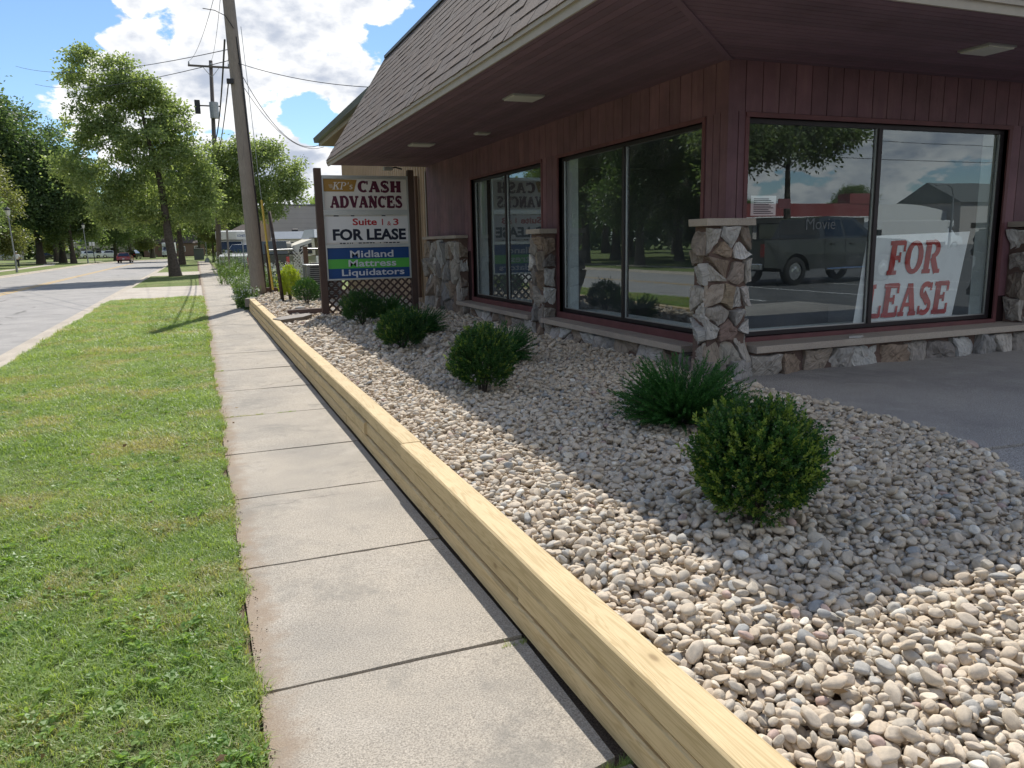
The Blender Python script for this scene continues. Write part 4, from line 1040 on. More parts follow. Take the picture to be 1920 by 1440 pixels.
mb.build('notice_print', M_ink_black, SHOP)
o = MB().box(5.64, 5.80, YF+.0705, YF+.0725, 1.94, 2.04).build('red_sticker', M_redtrim, SHOP)
o = MB().add([(6.30,6.20,.586),(6.42,6.16,.586),(6.55,6.24,.586),(6.45,6.30,.586),(6.31,6.21,.604),(6.42,6.18,.607),(6.53,6.24,.60),(6.44,6.28,.605)],
   [(0,1,5,4),(1,2,6,5),(2,3,7,6),(3,0,4,7),(4,5,6,7)]).build('stone_chip', M_paleRock); tag(o, 'small flat stone flake lying on the front window sill', 'stone')

# ------------------------------------------------------------------ pole sign
def shop_sign():
    Y = 15.8; t = thing('shop_sign', 'tall three panel shop sign on brown posts reading CASH ADVANCES, FOR LEASE and Midland Mattress', 'sign', (3.25, Y, .25))
    ox, oz = -3.25, -.25
    def Xp(px): return 2.405+(px-105)/980*1.665+ox
    def Zp(py): return 2.965-(py-145)*(1.955/1165)+oz
    MB().bbox(2.235+ox, 2.37+ox, -.06, .08, -.02, 3.14+oz, .006).build('post', M_beam, t); MB().bbox(4.10+ox, 4.22+ox, -.02, .12, -.02, 3.13+oz, .006).build('post', M_beam, t)
    cab = MB(); f = .055
    x0, x1, z0, z1 = 2.372+ox, 4.098+ox, .965+oz, 3.01+oz
    cab.box(x0, x1, .035, .14, z0, z1)
    cab.box(x0, x0+f*.6, .0, .035, z0, z1); cab.box(x1-f*.6, x1, .0, .035, z0, z1)
    for za, zb in ((Zp(155), z1), (Zp(575), Zp(515)), (Zp(955), Zp(918)), (z0, Zp(1318))): cab.box(x0+f*.6, x1-f*.6, .002, .035, za, zb)
    cab.build('cabinet', M_alum, t)
    p1 = MB().box(x0+.033, x1-.033, .026, .034, Zp(515), Zp(155)).build('panel', M_panel, t)
    p2 = MB().box(x0+.033, x1-.033, .026, .034, Zp(918), Zp(575)).build('panel', M_panel, t)
    MB().box(x0+.033, x1-.033, .018, .0255, Zp(893), Zp(592)).build('overlay', M_panel2, p2)
    p3 = MB().box(x0+.033, x1-.033, .026, .034, Zp(1318), Zp(955)).build('panel', M_ink_blue, t)
    MB().box(x0+.034, x1-.034, .020, .0255, Zp(1200), Zp(1088)).build('green_band', M_ink_green, p3)
    bn = MB(); V = [(Xp(108), Zp(302)), (Xp(455), Zp(302)), (Xp(495), Zp(168)), (Xp(108), Zp(158))]
    bn.prism(V, .020, .0255); bn.build('gold_banner', M_gold, p1)
    ln = MB()
    for k in range(4): ln.box(Xp(165+k*4), Xp(210+k*3), .018, .0195, Zp(228+k*11), Zp(225+k*11))
    ln.build('speed_line', M_panel, p1)
    slab_text('lettering', "KP's", (Xp(208), .018, Zp(278)), Xp(462)-Xp(208), Zp(195)-Zp(278), M_panel, p1, .25, .8)
    slab_text('lettering', 'CASH', (Xp(508), .023, Zp(310)), Xp(1020)-Xp(508), Zp(178)-Zp(310), M_ink_maroon, p1, 0, 1.6)
    slab_text('lettering', 'ADVANCES', (Xp(175), .023, Zp(490)), Xp(1028)-Xp(175), Zp(352)-Zp(490), M_ink_maroon, p1, 0, 1.55)
    def tx(s_, a, b_, c, d, mat, par, y=.0165, off=.018): text_obj('lettering', s_, (Xp(a), y, Zp(d)), (Xp(b_)-Xp(a)) if b_ else None, Zp(c)-Zp(d), mat, par, off)
    tx('Suite', 420, 708, 612, 694, M_ink_red, p2, off=.028); tx('1', 768, None, 620, 694, M_ink_red, p2); tx('&', 832, 878, 650, 698, M_ink_red, p2, off=.008); tx('3', 905, 970, 618, 696, M_ink_red, p2)
    tx('FOR LEASE', 182, 1055, 735, 870, M_ink_black, p2, off=.040)
    fr = MB()
    for a, b_ in ((205,262),(405,445),(770,815)): fr.box(Xp(a), Xp(b_), .022, .0255, Zp(588), Zp(577))
    for a, b_ in ((258,285),(295,325),(345,360),(375,388),(400,412),(478,515),(530,560),(570,600),(612,640),(650,668),(735,745),(780,790),(800,830),(845,880),(890,925),(940,972)): fr.box(Xp(a), Xp(b_), .022, .0255, Zp(908), Zp(896))
    fr.build('letter_remnant', M_ink_black, p2)
    tx('Midland', 370, 890, 990, 1074, M_silver_ink, p3, off=.017); tx('Mattress', 345, 920, 1100, 1182, M_silver_ink, p3, off=.017); tx('Liquidators', 262, 1015, 1210, 1312, M_silver_ink, p3, off=.017)
    # arm light on top
    a = MB().tube([(.75,.05,2.90), (.60,.0,2.93), (.52,-.05,2.91)], .014, 8).build('light_arm', M_black, t)
    MB().bbox(.34, .53, -.12, -.02, 2.86, 2.93, .01).build('lamp_head', M_alum, a)
    # lattice skirt
    lt = MB(); zl0, zl1 = .05, .965+oz; xl0, xl1 = x0, x1; w = .038; p = .16
    def seg(xa, za, xb, zb, y0, y1):
        d = math.hypot(xb-xa, zb-za); nx_, nz_ = -(zb-za)/d*w/2, (xb-xa)/d*w/2
        if d < .02: return
        lt.prism([(xa+nx_, za+nz_), (xb+nx_, zb+nz_), (xb-nx_, zb-nz_), (xa-nx_, za-nz_)], y0, y1)
    c = -2.0
    while c < 4:
        # rising strips: z = x + c
        pts = []
        for s_, yy0, yy1 in ((1, .040, .046), (-1, .047, .053)):
            xs = [xl0, xl1, s_*(zl0-c), s_*(zl1-c)]
            xs2 = sorted(x for x in xs)
            seg_x = [x for x in xs2 if xl0-1e-6 <= x <= xl1+1e-6 and zl0-1e-6 <= s_*x+c <= zl1+1e-6]
            if len(seg_x) >= 2: seg(seg_x[0], s_*seg_x[0]+c, seg_x[-1], s_*seg_x[-1]+c, yy0, yy1)
        c += p*1.0
    lt.build('lattice', M_beam, t)
    MB().box(xl0, xl1, .030, .039, .0, .05).build('bottom_rail', M_beam, t)
    return t
shop_sign()

# ------------------------------------------------------------------ leaves
def leaf_arrays(C, Dr, ln, wd, r, fold=.25):
    """diamond leaves: C centres (n,3), Dr directions (n,3)"""
    n = len(C); Dr = Dr/np.maximum(np.linalg.norm(Dr, axis=1), 1e-6)[:,None]
    q = r.normal(size=(n,3)); s = np.cross(Dr, q); s /= np.maximum(np.linalg.norm(s, axis=1), 1e-6)[:,None]
    u = np.cross(s, Dr); ln = np.broadcast_to(ln, n)[:,None]; wd = np.broadcast_to(wd, n)[:,None]
    a = C; b_ = C+Dr*ln*.48+s*wd*.5+u*wd*fold; c = C+Dr*ln; d = C+Dr*ln*.48-s*wd*.5+u*wd*fold
    V = np.stack([a, b_, c, d], 1).reshape(-1, 3); Fq = np.arange(4*n).reshape(-1, 4); return V, Fq
def rand_dir(r, n): v = r.normal(size=(n,3)); return v/np.linalg.norm(v, axis=1)[:,None]

def make_tree(name, label, lobes, trunk_top, r0, nclus, nleaf, leaf, mat, seed, group=None, loc=(0,0,0), fork=.35, lean=(0,0), csp=.42):
    r = np.random.default_rng(seed); t = thing(name, label, 'tree', loc, 0, group)
    L = np.array(lobes, float); vol = L[:,3]*L[:,4]*L[:,5]; pr = vol**.8; pr /= pr.sum()
    li = r.choice(len(L), nclus, p=pr); dirs = rand_dir(r, nclus); rad = r.uniform(.25, 1, nclus)**.45
    cl = L[li,:3]+dirs*L[li,3:6]*rad[:,None]
    # skeleton
    nodes = []; mb = MB(); k = 9
    tr = [Vector((lean[0]*(i/k)**1.7+.06*math.sin(i*1.3+seed), lean[1]*(i/k)**1.5+.05*math.cos(i*1.7+seed), trunk_top*i/k)) for i in range(k+1)]
    rr = [r0*(1.35 if i == 0 else 1.0)*(1-.88*(i/k)**.9) + .02 for i in range(k+1)]
    mb.tube([tr[0]-Vector((0,0,.3))]+tr, [rr[0]*1.15]+rr, 10)
    nodes = [(p, q) for p, q in zip(tr, rr) if p.z > trunk_top*fork*.6]
    order = np.argsort(np.linalg.norm(cl-np.array([0,0,trunk_top*fork]), axis=1))
    for j in order:
        p = Vector(cl[j]); best = None; bd = 1e9
        for q, (s_, rs) in enumerate(nodes):
            d = (p-s_).length + (2.5*max(0, s_.z-p.z+.2)); 
            if d < bd: bd, best = d, q
        s_, rs = nodes[best]; Ld = (p-s_).length
        if Ld < .15: continue
        ra = min(rs*.72, .018+.020*Ld*max(.35, r0*2)); m_ = s_.lerp(p, .5)+Vector((r.normal(0,.06), r.normal(0,.06), .10))*Ld
        m1 = s_.lerp(m_, .55)+Vector((0,0,.02*Ld))
        mb.tube([s_, m1, m_, p], [ra, ra*.8, ra*.6, max(.008, ra*.28)], 5, False)
        nodes += [(m_, ra*.6), (p, max(.012, ra*.32))]
    mb.build('trunk', M_bark, t, True)
    cs = csp*r.uniform(.6, 1.35, nclus); w = cs**2; w /= w.sum()
    ci = r.choice(nclus, nleaf, p=w); off = r.normal(size=(nleaf,3))*cs[ci][:,None]*np.array([1,1,.62])
    C = cl[ci]+off; Dd = off*1.2+rand_dir(r, nleaf)*.55+np.array([0,0,-.18])
    V, Fq = leaf_arrays(C, Dd, leaf*r.uniform(.7, 1.35, nleaf), leaf*.62*r.uniform(.7, 1.2, nleaf), r)
    mk('crown', V, Fq, mat, t); return t
def round_lobes(r, H, w, n, z0=.28):
    out = [(0,0,H*.62, w*.62,w*.62,H*.26)]
    for i in range(n):
        a = r.uniform(0, 2*math.pi); z = r.uniform(z0, .86); q = (1-abs(z-.5)*1.1)*w*.62
        out.append((math.cos(a)*q, math.sin(a)*q, H*z, w*r.uniform(.26,.42), w*r.uniform(.26,.42), H*r.uniform(.08,.15)))
    out.append((r.uniform(-.1,.1)*w, 0, H*.93, w*.25, w*.25, H*.08)); return out

M_dryleaf = leafmat('dry_leaf', (.16,.09,.045), (.26,.17,.09), (.36,.27,.16), .15, .7)
dry_litter()
# the tall tree on the verge, shape read off the street
bl = [(-3.2,0,9.8,1.3,1.3,1.2), (-1.4,.5,11.2,1.1,1.1,.9), (-4.4,0,9.3,1.0,1.0,1.0), (-.1,0,10.9,.8,.9,.7), (.6,.3,8.4,1.3,1.3,1.1), (-3.6,0,12.5,1.2,1.1,.9), (-4.2,.3,11.3,1.1,1.2,.8), (-2.3,0,12.2,1.2,1.2,.9), (-5.0,0,6.6,1.0,1.2,.9), (-1.6,0,10.9,1.5,1.5,1.1), (-.3,.3,9.9,1.35,1.5,1.2), (.9,-.2,9.2,1.0,1.3,1.2), (-2.9,.5,8.0,1.8,1.9,1.2), (-.6,-.5,7.9,2.1,2.2,1.5),
      (1.5,0,7.3,1.3,1.6,1.2), (2.2,.4,5.9,1.0,1.3,1.1), (-3.6,0,5.6,1.8,1.8,1.2), (-1.0,1.,5.4,2.3,2.2,1.2), (1.5,0,5.0,1.5,1.7,1.1), (-2.6,-.3,3.9,1.9,1.8,.8), (.5,.4,3.6,1.9,1.8,.7)]
make_tree('shade_tree', 'tall broad shade tree on the grass verge, its thick trunk standing at the kerb', bl, 11.2, .29, 460, 48000, .19, M_leaf_bright, 21, loc=(-1.40, 53.5, -.04), lean=(-1.15, 0), csp=.25)
rl = [(-1.7,0,7.6,1.1,1.3,1.2), (.4,0,7.8,1.5,1.5,1.0), (2.3,0,7.3,1.0,1.3,.8), (1.2,0,8.5,.7,.8,.6), (-.6,.3,8.6,.6,.7,.6), (-1.0,0,5.8,1.6,1.5,1.1), (1.1,.2,5.6,1.7,1.6,1.0), (2.8,0,5.7,.8,1.0,.8), (-2.4,0,6.0,.9,1.2,1.3), (-2.0,0,4.3,1.2,1.3,.8), (.6,0,4.2,1.3,1.3,.6)]
make_tree('shade_tree', 'light green spreading tree directly behind the leaning utility pole', rl, 7.0, .2, 240, 26000, .19, M_leaf_bright, 22, loc=(4.05, 58, -.04), lean=(.3, 0), csp=.28)
rt = np.random.default_rng(3)
T_mid = make_tree('park_tree', 'mid green tree behind the tall verge tree, its trunk just right of it', round_lobes(rt, 11, 4.2, 9), 9.5, .33, 210, 28000, .24, M_leaf_mid, 31, loc=(-1.55, 91, -.04), group='park trees', csp=.48)
T_dark = make_tree('park_tree', 'large dark green park tree, third trunk from the street lamp by the walker', round_lobes(rt, 21, 6.2, 12, .24), 18, .48, 360, 27000, .40, M_leaf_dark, 32, loc=(-20.3, 126, -.04), group='park trees', csp=.74)
T_bright = make_tree('park_tree', 'pale green park tree beside the second street lamp', round_lobes(rt, 15, 4.6, 10, .22), 13, .34, 240, 32000, .30, M_leaf_mid, 33, loc=(-16.3, 126, -.04), group='park trees', csp=.6)
T_olive = make_tree('park_tree', 'olive green rounded tree behind the first street lamp', round_lobes(rt, 13, 4.6, 12, .12), 11, .35, 260, 36000, .25, M_leaf_olive, 34, loc=(-20.6, 100, -.04), group='park trees', csp=.5)
D1 = lambda t_, x, y, rz, lab, sc=1: dup(t_, (x, y, -.04), rz, lab, sc, 'park trees')
D1(T_dark, -24.8, 120, 1.2, 'tallest dark tree at the left edge of the street view', 1.22)
D1(T_dark, -18.2, 131, 2.4, 'dark thick trunked tree next to the palest park tree', .92)
D1(T_dark, -30, 135, 4.1, 'dark tree half cut off behind the olive tree', 1.15)
D1(T_bright, -13.6, 158, 2.0, 'slim trunked tree between the lamp and the bend of the road', .9)
D1(T_mid, -11.6, 163, .7, 'small crowned tree left of the red car', 1.15)
D1(T_olive, -21.8, 150, 2.1, 'olive toned tree deep in the park between darker ones', 1.2)
D1(T_bright, -26.5, 104, 3.1, 'pale tree left of the walker', .82)
D1(T_olive, -9.0, 190, 4.0, 'yellowish tree behind the red car', 1.25)
D1(T_mid, -3.6, 128, 2.9, 'dense tree beyond the bend, behind the tall verge tree', 1.25)
D1(T_dark, .6, 175, .4, 'dark tree at the far end of the sidewalk', .62)
D1(T_mid, 4.6, 118, 5.0, 'green tree above the parked white truck', .95)
D1(T_olive, 1.9, 104, 1.0, 'low bushy tree beside the far sidewalk', .46)
# trees over the road that the side windows mirror
for (tt, x, y, rz, lab, sc) in ((T_dark, -17.5, 45.5, .3, 'broad dark park tree standing nearest the road opposite the shop', .62), (T_mid, -19.5, 36, 1.9, 'park tree opposite the shop sign', 1.0), (T_bright, -25, 52, 2.2, 'tree in the second row of the park opposite the shop', .9),
      (T_dark, -27, 40, 3.3, 'dark tree deeper in the park opposite the shop', .75), (T_olive, -33, 60, 1.4, 'olive tree far back in the park opposite the shop', 1.0), (T_mid, -22, 66, 5.1, 'park tree across the road beyond the first ones', 1.1), (T_dark, -36, 45, .9, 'dark tree at the back of the park opposite', .8), (T_bright, -20, 84, 4.4, 'park tree just short of the walker', .8), (T_dark, -40, 75, 2.6, 'tall dark tree at the park rear', .9), (T_olive, -24, 27, 4.2, 'olive tree across the road from the sign', .9), (T_dark, -23, 58.5, 5.7, 'dark park tree close behind the first row opposite', .8), (T_mid, -17.8, 54, 3.7, 'park tree right behind the broad dark one opposite', 1.05), (T_dark, -30, 68, .2, 'dark tree halfway back in the park', .85), (T_dark, -42, 95, 1.7, 'dark tree at the far rear corner of the park', 1.)):
    D1(tt, x, y, rz, lab, sc)
# distant wood closing the view
def far_wood():
    r = np.random.default_rng(9); n = 60000
    t = r.uniform(0, 1, n); x = -95+t*150; yb = 232+10*np.sin(t*9)+r.normal(0, 5, n)
    top = 9+4.0*np.sin(t*23)+2.6*np.sin(t*51+1)+1.5*np.sin(t*110)
    z = top*r.uniform(0, 1, n)**.65; C = np.stack([x+r.normal(0,.6,n), yb, z], 1)
    V, Fq = leaf_arrays(C, rand_dir(r, n), r.uniform(.8, 1.5, n), r.uniform(.6, 1.0, n), r)
    o = mk('far_wood', V, Fq, M_leaf_mid); o['kind'] = 'stuff'; o['label'] = 'distant line of woods closing the end of the street'; o['category'] = 'woods'
far_wood()
def park_wood():
    r = np.random.default_rng(19); n = 26000
    y = r.uniform(-30, 210, n); x = -62+4*np.sin(y*.11)+r.normal(0, 2.5, n); top = 13+3*np.sin(y*.21)+2*np.sin(y*.53+1)
    C = np.stack([x, y, top*r.uniform(0, 1, n)**.7], 1); V, Fq = leaf_arrays(C, rand_dir(r, n), r.uniform(.9, 1.7, n), r.uniform(.7, 1.2, n), r)
    o = mk('park_wood', V, Fq, M_leaf_dark); o['kind'] = 'stuff'; o['label'] = 'dense woods at the rear of the park across the road'; o['category'] = 'woods'
park_wood()

# ------------------------------------------------------------------ shrubs
def boxwood(name, label, loc, rx, h, seed, tips=.25, n=2300, cat='shrub', group='clipped shrubs in the pebble bed', mat=None, tipmat=None, ls=1.):
    r = np.random.default_rng(seed); t = thing(name, label, cat, loc, 0, group)
    d = rand_dir(r, n*2); d = d[d[:,2] > -.72][:n]; n = len(d)
    lump = 1+.13*np.sin(d[:,0]*5+seed)*np.cos(d[:,1]*4+d[:,2]*5)+.05*np.sin(d[:,2]*13+d[:,0]*9)
    rad = np.where(r.uniform(size=n) < .62, r.uniform(.9, 1.06, n), r.uniform(.45, .92, n))*lump
    top_out = (r.uniform(size=n) < .09); rad = rad+top_out*r.uniform(.05, .26, n)*(d[:,2] > -.1)
    P = d*rad[:,None]*np.array([rx, rx*.96, h/2*1.02]); P[:,2] += h*.52
    P[:,:2] *= (1-.30*np.clip(.35-P[:,2]/h, 0, 1)*2)[:,None]
    ax = d*.8+np.array([0,0,.75])+r.normal(0,.22,(n,3)); ax /= np.linalg.norm(ax, axis=1)[:,None]
    q = r.normal(size=(n,3)); s = np.cross(ax, q); s /= np.linalg.norm(s, axis=1)[:,None]; u = np.cross(ax, s)
    Cs, Ds, tip = [], [], []; L = .055*ls
    istip = (r.uniform(size=n) < tips) & (rad > .85)
    for k in range(6):
        for sg in (1, -1):
            ang = k*1.5; side = (s*math.cos(ang)+u*math.sin(ang))*sg
            Cs.append(P+ax*(L*k/5-.02)); Ds.append(ax*(.75+.25*k/5)+side*(.95-.09*k)); tip.append(istip & (k >= 2))
    C = np.concatenate(Cs); Dd = np.concatenate(Ds); tp = np.concatenate(tip); m_ = len(C)
    ln = .0175*ls*r.uniform(.75, 1.25, m_)
    for nm, sel, mt in (('foliage', ~tp, mat or M_box), ('new_growth', tp, tipmat or M_boxtip)):
        if sel.sum() < 5: continue
        V, Fq = leaf_arrays(C[sel], Dd[sel], ln[sel]*(1.1 if nm == 'new_growth' else 1), ln[sel]*.62, r, .2); mk(nm, V, Fq, mt, t)
    mb = MB()
    for k in range(16):
        a = k*2.4; e = Vector((math.cos(a)*rx*.6, math.sin(a)*rx*.6, h*.6)); mb.tube([(math.cos(a)*.02, math.sin(a)*.02, -.04), (e.x*.35, e.y*.35, h*.25), e], [.008, .006, .003], 5)
    mb.build('stem', M_bark, t); return t
def juniper(label, loc, rx, h, seed, n=620, group='spreading junipers in the pebble bed'):
    r = np.random.default_rng(seed); t = thing('juniper', label, 'shrub', loc, 0, group)
    Cs, Ds, Ls = [], [], []; mb = MB()
    for i in range(n):
        a = r.uniform(0, 2*math.pi); el = r.uniform(.15, 1.25)**1; Ln = (rx*math.cos(el)**.8+h*math.sin(el))*r.uniform(.55, 1.08)
        dirv = np.array([math.cos(a)*math.cos(el), math.sin(a)*math.cos(el), math.sin(el)])
        st = np.array([math.cos(a)*r.uniform(0,.10), math.sin(a)*r.uniform(0,.10), .02]); K = 26
        tt = np.linspace(.22, 1, K); droop = np.array([0,0,-.18])*Ln
        pts = st+dirv*Ln*tt[:,None]+droop*(tt**2)[:,None]+np.array([0,0,.10])*tt[:,None]*Ln
        tang = np.gradient(pts, axis=0); tang /= np.linalg.norm(tang, axis=1)[:,None]
        for rep in range(4):
            sd = r.normal(size=(K,3)); sd -= tang*(sd*tang).sum(1)[:,None]; sd /= np.linalg.norm(sd, axis=1)[:,None]
            Cs.append(pts+r.normal(0,.002,(K,3))); Ds.append(tang*1.15+sd*.6); Ls.append(np.full(K, .034)*(1.15-.5*tt))
        if i % 8 == 0: mb.tube([st, pts[8], pts[20]], [.006,.004,.002], 4)
    C, Dd, L = np.concatenate(Cs), np.concatenate(Ds), np.concatenate(Ls)
    V, Fq = leaf_arrays(C, Dd, L*r.uniform(.8,1.3,len(L)), np.full(len(L), .0062), r, .1); mk('foliage', V, Fq, M_jun, t); mb.build('stem', M_bark, t); return t
ZB_ = .285
boxwood('boxwood', 'round boxwood with yellow green tips, nearest the timber edge beside the dark juniper', (2.44, 2.93, ZB_), .272, .53, 41, .40, 2500, ls=1.15)
juniper('dark feathery juniper right before the stone corner pier', (3.24, 4.74, ZB_), .35, .42, 42, 560)
boxwood('boxwood', 'upright boxwood standing alone in mid bed, half in sun at the shadow edge', (2.36, 6.66, ZB_), .275, .57, 43, .22, 2500)
juniper('soft juniper tucked behind the mid bed boxwood under the side window', (3.12, 8.25, ZB_), .32, .36, 44, 380)
boxwood('boxwood', 'oval boxwood before the stone wall, third from the near end of the bed', (2.42, 9.98, ZB_), .29, .48, 45, .15, 2000)
juniper('dark juniper close behind the third boxwood', (3.08, 11.6, ZB_), .32, .36, 46, 340)
boxwood('boxwood', 'dark boxwood in front of the sign lattice near its left post', (2.60, 13.55, ZB_), .33, .54, 47, .06, 1700)
juniper('low juniper filling the space before the sign lattice', (3.25, 14.45, ZB_), .32, .36, 48, 300)
boxwood('boxwood', 'small boxwood beyond the sign beside the golden shrub', (2.36, 19.1, ZB_), .30, .58, 49, .06, 1200)
boxwood('golden_shrub', 'bright golden yellow shrub at the far end of the pebble bed', (2.14, 20.7, ZB_), .24, .80, 50, .8, 800, group=None, mat=M_yel, tipmat=M_yel, ls=1.5)

# ------------------------------------------------------------------ tall weeds at the far end
def weed_clump(label, loc, rad, h, seed, flowers=.5, n=60):
    r = np.random.default_rng(seed); t = thing('weed_clump', label, 'weeds', loc, 0, 'tall flowering weeds')
    Cs, Ds, Ls = [], [], []; fl = []; mb = MB()
    for i in range(n):
        a = r.uniform(0, 6.28); q = rad*math.sqrt(r.uniform(0,1)); x, y = math.cos(a)*q, math.sin(a)*q
        hh = h*r.uniform(.45, 1.05); tx, ty = x*.35+r.normal(0,.08), y*.35+r.normal(0,.08)
        K = 14; tt = np.linspace(.08, 1, K); pts = np.stack([x+tx*tt**1.6, y+ty*tt**1.6, hh*tt], 1)
        mb.tube([(x,y,0), tuple(pts[7]), tuple(pts[-1])], [.005,.004,.002], 4)
        for rep in range(3):
            sd = rand_dir(r, K)*np.array([1,1,.4]); Cs.append(pts); Ds.append(sd+np.array([0,0,.35])); Ls.append(r.uniform(.04,.10,K)*(1.2-.6*tt))
        if r.uniform() < flowers: fl += [pts[-1]+r.normal(0,.035,3) for _ in range(10)]
    C, Dd, L = np.concatenate(Cs), np.concatenate(Ds), np.concatenate(Ls)
    V, Fq = leaf_arrays(C, Dd, L, L*.38, r); mk('foliage', V, Fq, M_weed, t); mb.build('stem', M_weed, t)
    if fl:
        fl = np.array(fl); V, Fq = leaf_arrays(fl, rand_dir(r, len(fl)), np.full(len(fl), .035), np.full(len(fl), .03), r); mk('flower', V, Fq, M_white_fl, t)
    return t
for i, (x, y, ra, h, fl, n, lab) in enumerate([
    (1.18, 22.6, .28, .55, .5, 50, 'weeds with pale flowers spilling over the walk at the pole foot'),
    (1.30, 24.6, .35, .75, .5, 60, 'taller weeds just left of the utility pole'),
    (1.7, 29.0, .6, .9, .4, 80, 'weeds seen between the pole and the sidewalk'),
    (2.2, 26.2, .40, 1.15, .9, 80, 'white flowering weeds behind the yellow guard'),
    (3.0, 27.2, .5, 1.1, .9, 90, 'white flowering weeds beside the lattice screen'),
    (4.0, 28.5, .6, 1.0, .8, 90, 'white flowering weeds behind the cooling unit'),
    (1.6, 38.0, .8, 1.1, .2, 90, 'leafy weeds at the sidewalk edge before the parked trucks'),
    (2.0, 46.0, 1.0, 1.5, .1, 100, 'bushy green weeds in front of the white pickup'),
    (1.9, 55.0, 1.0, 1.3, .1, 90, 'far weeds leaning over the sidewalk'),
    (1.24, 20.7+1.3, .15, .35, .1, 20, 'small tuft rooted at the far end of the timber wall')]):
    weed_clump(lab, (x, y, 0), ra, h, 60+i, fl, n)

# ------------------------------------------------------------------ lawn
def lawn():
    r = np.random.default_rng(8)
    def blades(n, spread, h, w, seed):
        q = np.random.default_rng(seed); V = []; Fs = []
        for i in range(n):
            a = q.uniform(0, 6.28); s = spread*math.sqrt(q.uniform()); bx, by = math.cos(a)*s, math.sin(a)*s
            hh = h*q.uniform(.5, 1.2); la = q.uniform(0, 6.28); ln = q.uniform(.15, 1.1)*hh; ww = w*q.uniform(.7, 1.3)
            dx, dy = math.cos(la), math.sin(la); px, py = -dy*ww/2, dx*ww/2; b0 = len(V)
            V += [(bx-px, by-py, -.005), (bx+px, by+py, -.005), (bx+dx*ln*.35+px*.8, by+dy*ln*.35+py*.8, hh*.6), (bx+dx*ln*.35-px*.8, by+dy*ln*.35-py*.8, hh*.6), (bx+dx*ln, by+dy*ln, hh*q.uniform(.75,1.0))]
            Fs += [(b0, b0+1, b0+2, b0+3), (b0+3, b0+2, b0+4)]
        return V, Fs
    col = bpy.data.collections.new('grass_tufts')
    for k in range(10):
        V, Fs = blades(16, .028, .042, .0036, 200+k); me = bpy.data.meshes.new('tuft'); me.from_pydata(V, [], Fs); me.materials.append(M_grass)
        col.objects.link(bpy.data.objects.new('tuft%02d' % k, me))
    wc = bpy.data.collections.new('weed_rosettes')
    for k in range(6):
        q = np.random.default_rng(300+k); V = []; Fs = []; n = q.integers(7, 14)
        for i in range(n):
            a = i*6.28/n+q.uniform(-.3,.3); L = q.uniform(.018,.042)*(1.35 if k < 2 else .8); wv = L*(.42 if k < 2 else .8); up = q.uniform(.3,.9)*L; b0 = len(V); dx, dy = math.cos(a), math.sin(a)
            st = q.uniform(.0, .02)
            for (u, v, z) in ((0,0,.1),(.35,.5,.7),(.75,.42,1.0),(1.05,0,.85),(.75,-.42,1.0),(.35,-.5,.7)):
                V.append((dx*(st+u*L)-dy*v*wv, dy*(st+u*L)+dx*v*wv, z*up+.008))
            Fs.append(tuple(b0+j for j in range(6)))
        me = bpy.data.meshes.new('rosette'); me.from_pydata(V, [], Fs); me.materials.append(M_lawnweed); wc.objects.link(bpy.data.objects.new('rosette%02d' % k, me))
    def z_at(x): u = (x-CURBB)/(WL-.04-CURBB); return -.05+.04*u
    P, RT, SC = [], [], []
    def scatter(n, ya, yb, s, xr=(CURBB+.02, WL+.005), fill=None):
        x = r.uniform(*xr, n); y = r.uniform(ya, yb, n)
        if fill is None: edge = WL-.012+.022*np.sin(y*5.1)+.02*np.sin(y*13.3+1)+.02*np.sin(y*1.7); k = x < edge; x, y = x[k], y[k]
        patch = np.sin(x*2.3+y*1.1)*np.sin(y*1.9-x*1.3)+r.normal(0,.35,len(x))
        k = patch > -1.05; x, y, pp = x[k], y[k], patch[k]
        sc = s*(1+.28*pp.clip(-1,1))*r.uniform(.7, 1.3, len(x))
        P.append(np.stack([x, y, z_at(x)], 1)); RT.append(np.stack([r.normal(0,.12,len(x)), r.normal(0,.12,len(x)), r.uniform(0,6.28,len(x))], 1)); SC.append(np.stack([np.maximum(s, sc), np.maximum(s, sc), sc*.8], 1))
    scatter(30000, 1.9, 7, 1.0); scatter(22000, 7, 14, 1.35); scatter(20000, 14, 29.0, 1.9)
    scatter(1500, 1.9, 12, 1.2, (WL-.10, WL+.01))
    scatter(9000, -1.5, 1.9, 1.3)
    P_, R_, S_ = map(np.concatenate, (P, RT, SC))
    instance_stuff('grass', P_, R_, S_, r.integers(0, 10, len(P_)), col, M_grass, label='mown green and straw coloured grass on the verge', cat='grass')
    n = 9000; y = 1.9+(20-1.9)*r.uniform(0,1,n)**1.8; x = r.uniform(CURBB+.05, WL-.02, n)
    f = np.sin(x*1.7+1)*np.sin(y*1.1+.6)+.6*np.sin(x*4.1+y*2.7)+r.normal(0,.9,n); f += 1.6*np.exp(-((x+.25)**2/.12+(y-3.1)**2/.5)); k = f > .45; x, y = x[k], y[k]
    s = r.uniform(.4, .95, len(x)); P_ = np.stack([x, y, z_at(x)+r.uniform(.008,.028,len(x))], 1); R_ = np.stack([r.normal(0,.25,len(x)), r.normal(0,.25,len(x)), r.uniform(0,6.28,len(x))], 1)
    instance_stuff('ground_cover', P_, R_, np.stack([s]*3, 1), r.integers(0, 6, len(x)), wc, M_lawnweed, label='broad leaved lawn weeds scattered among the grass', cat='weeds')
    # crumbs of soil along the walk edge, weeds in the joints
    cc = bpy.data.collections.new('soil_crumbs'); import bmesh
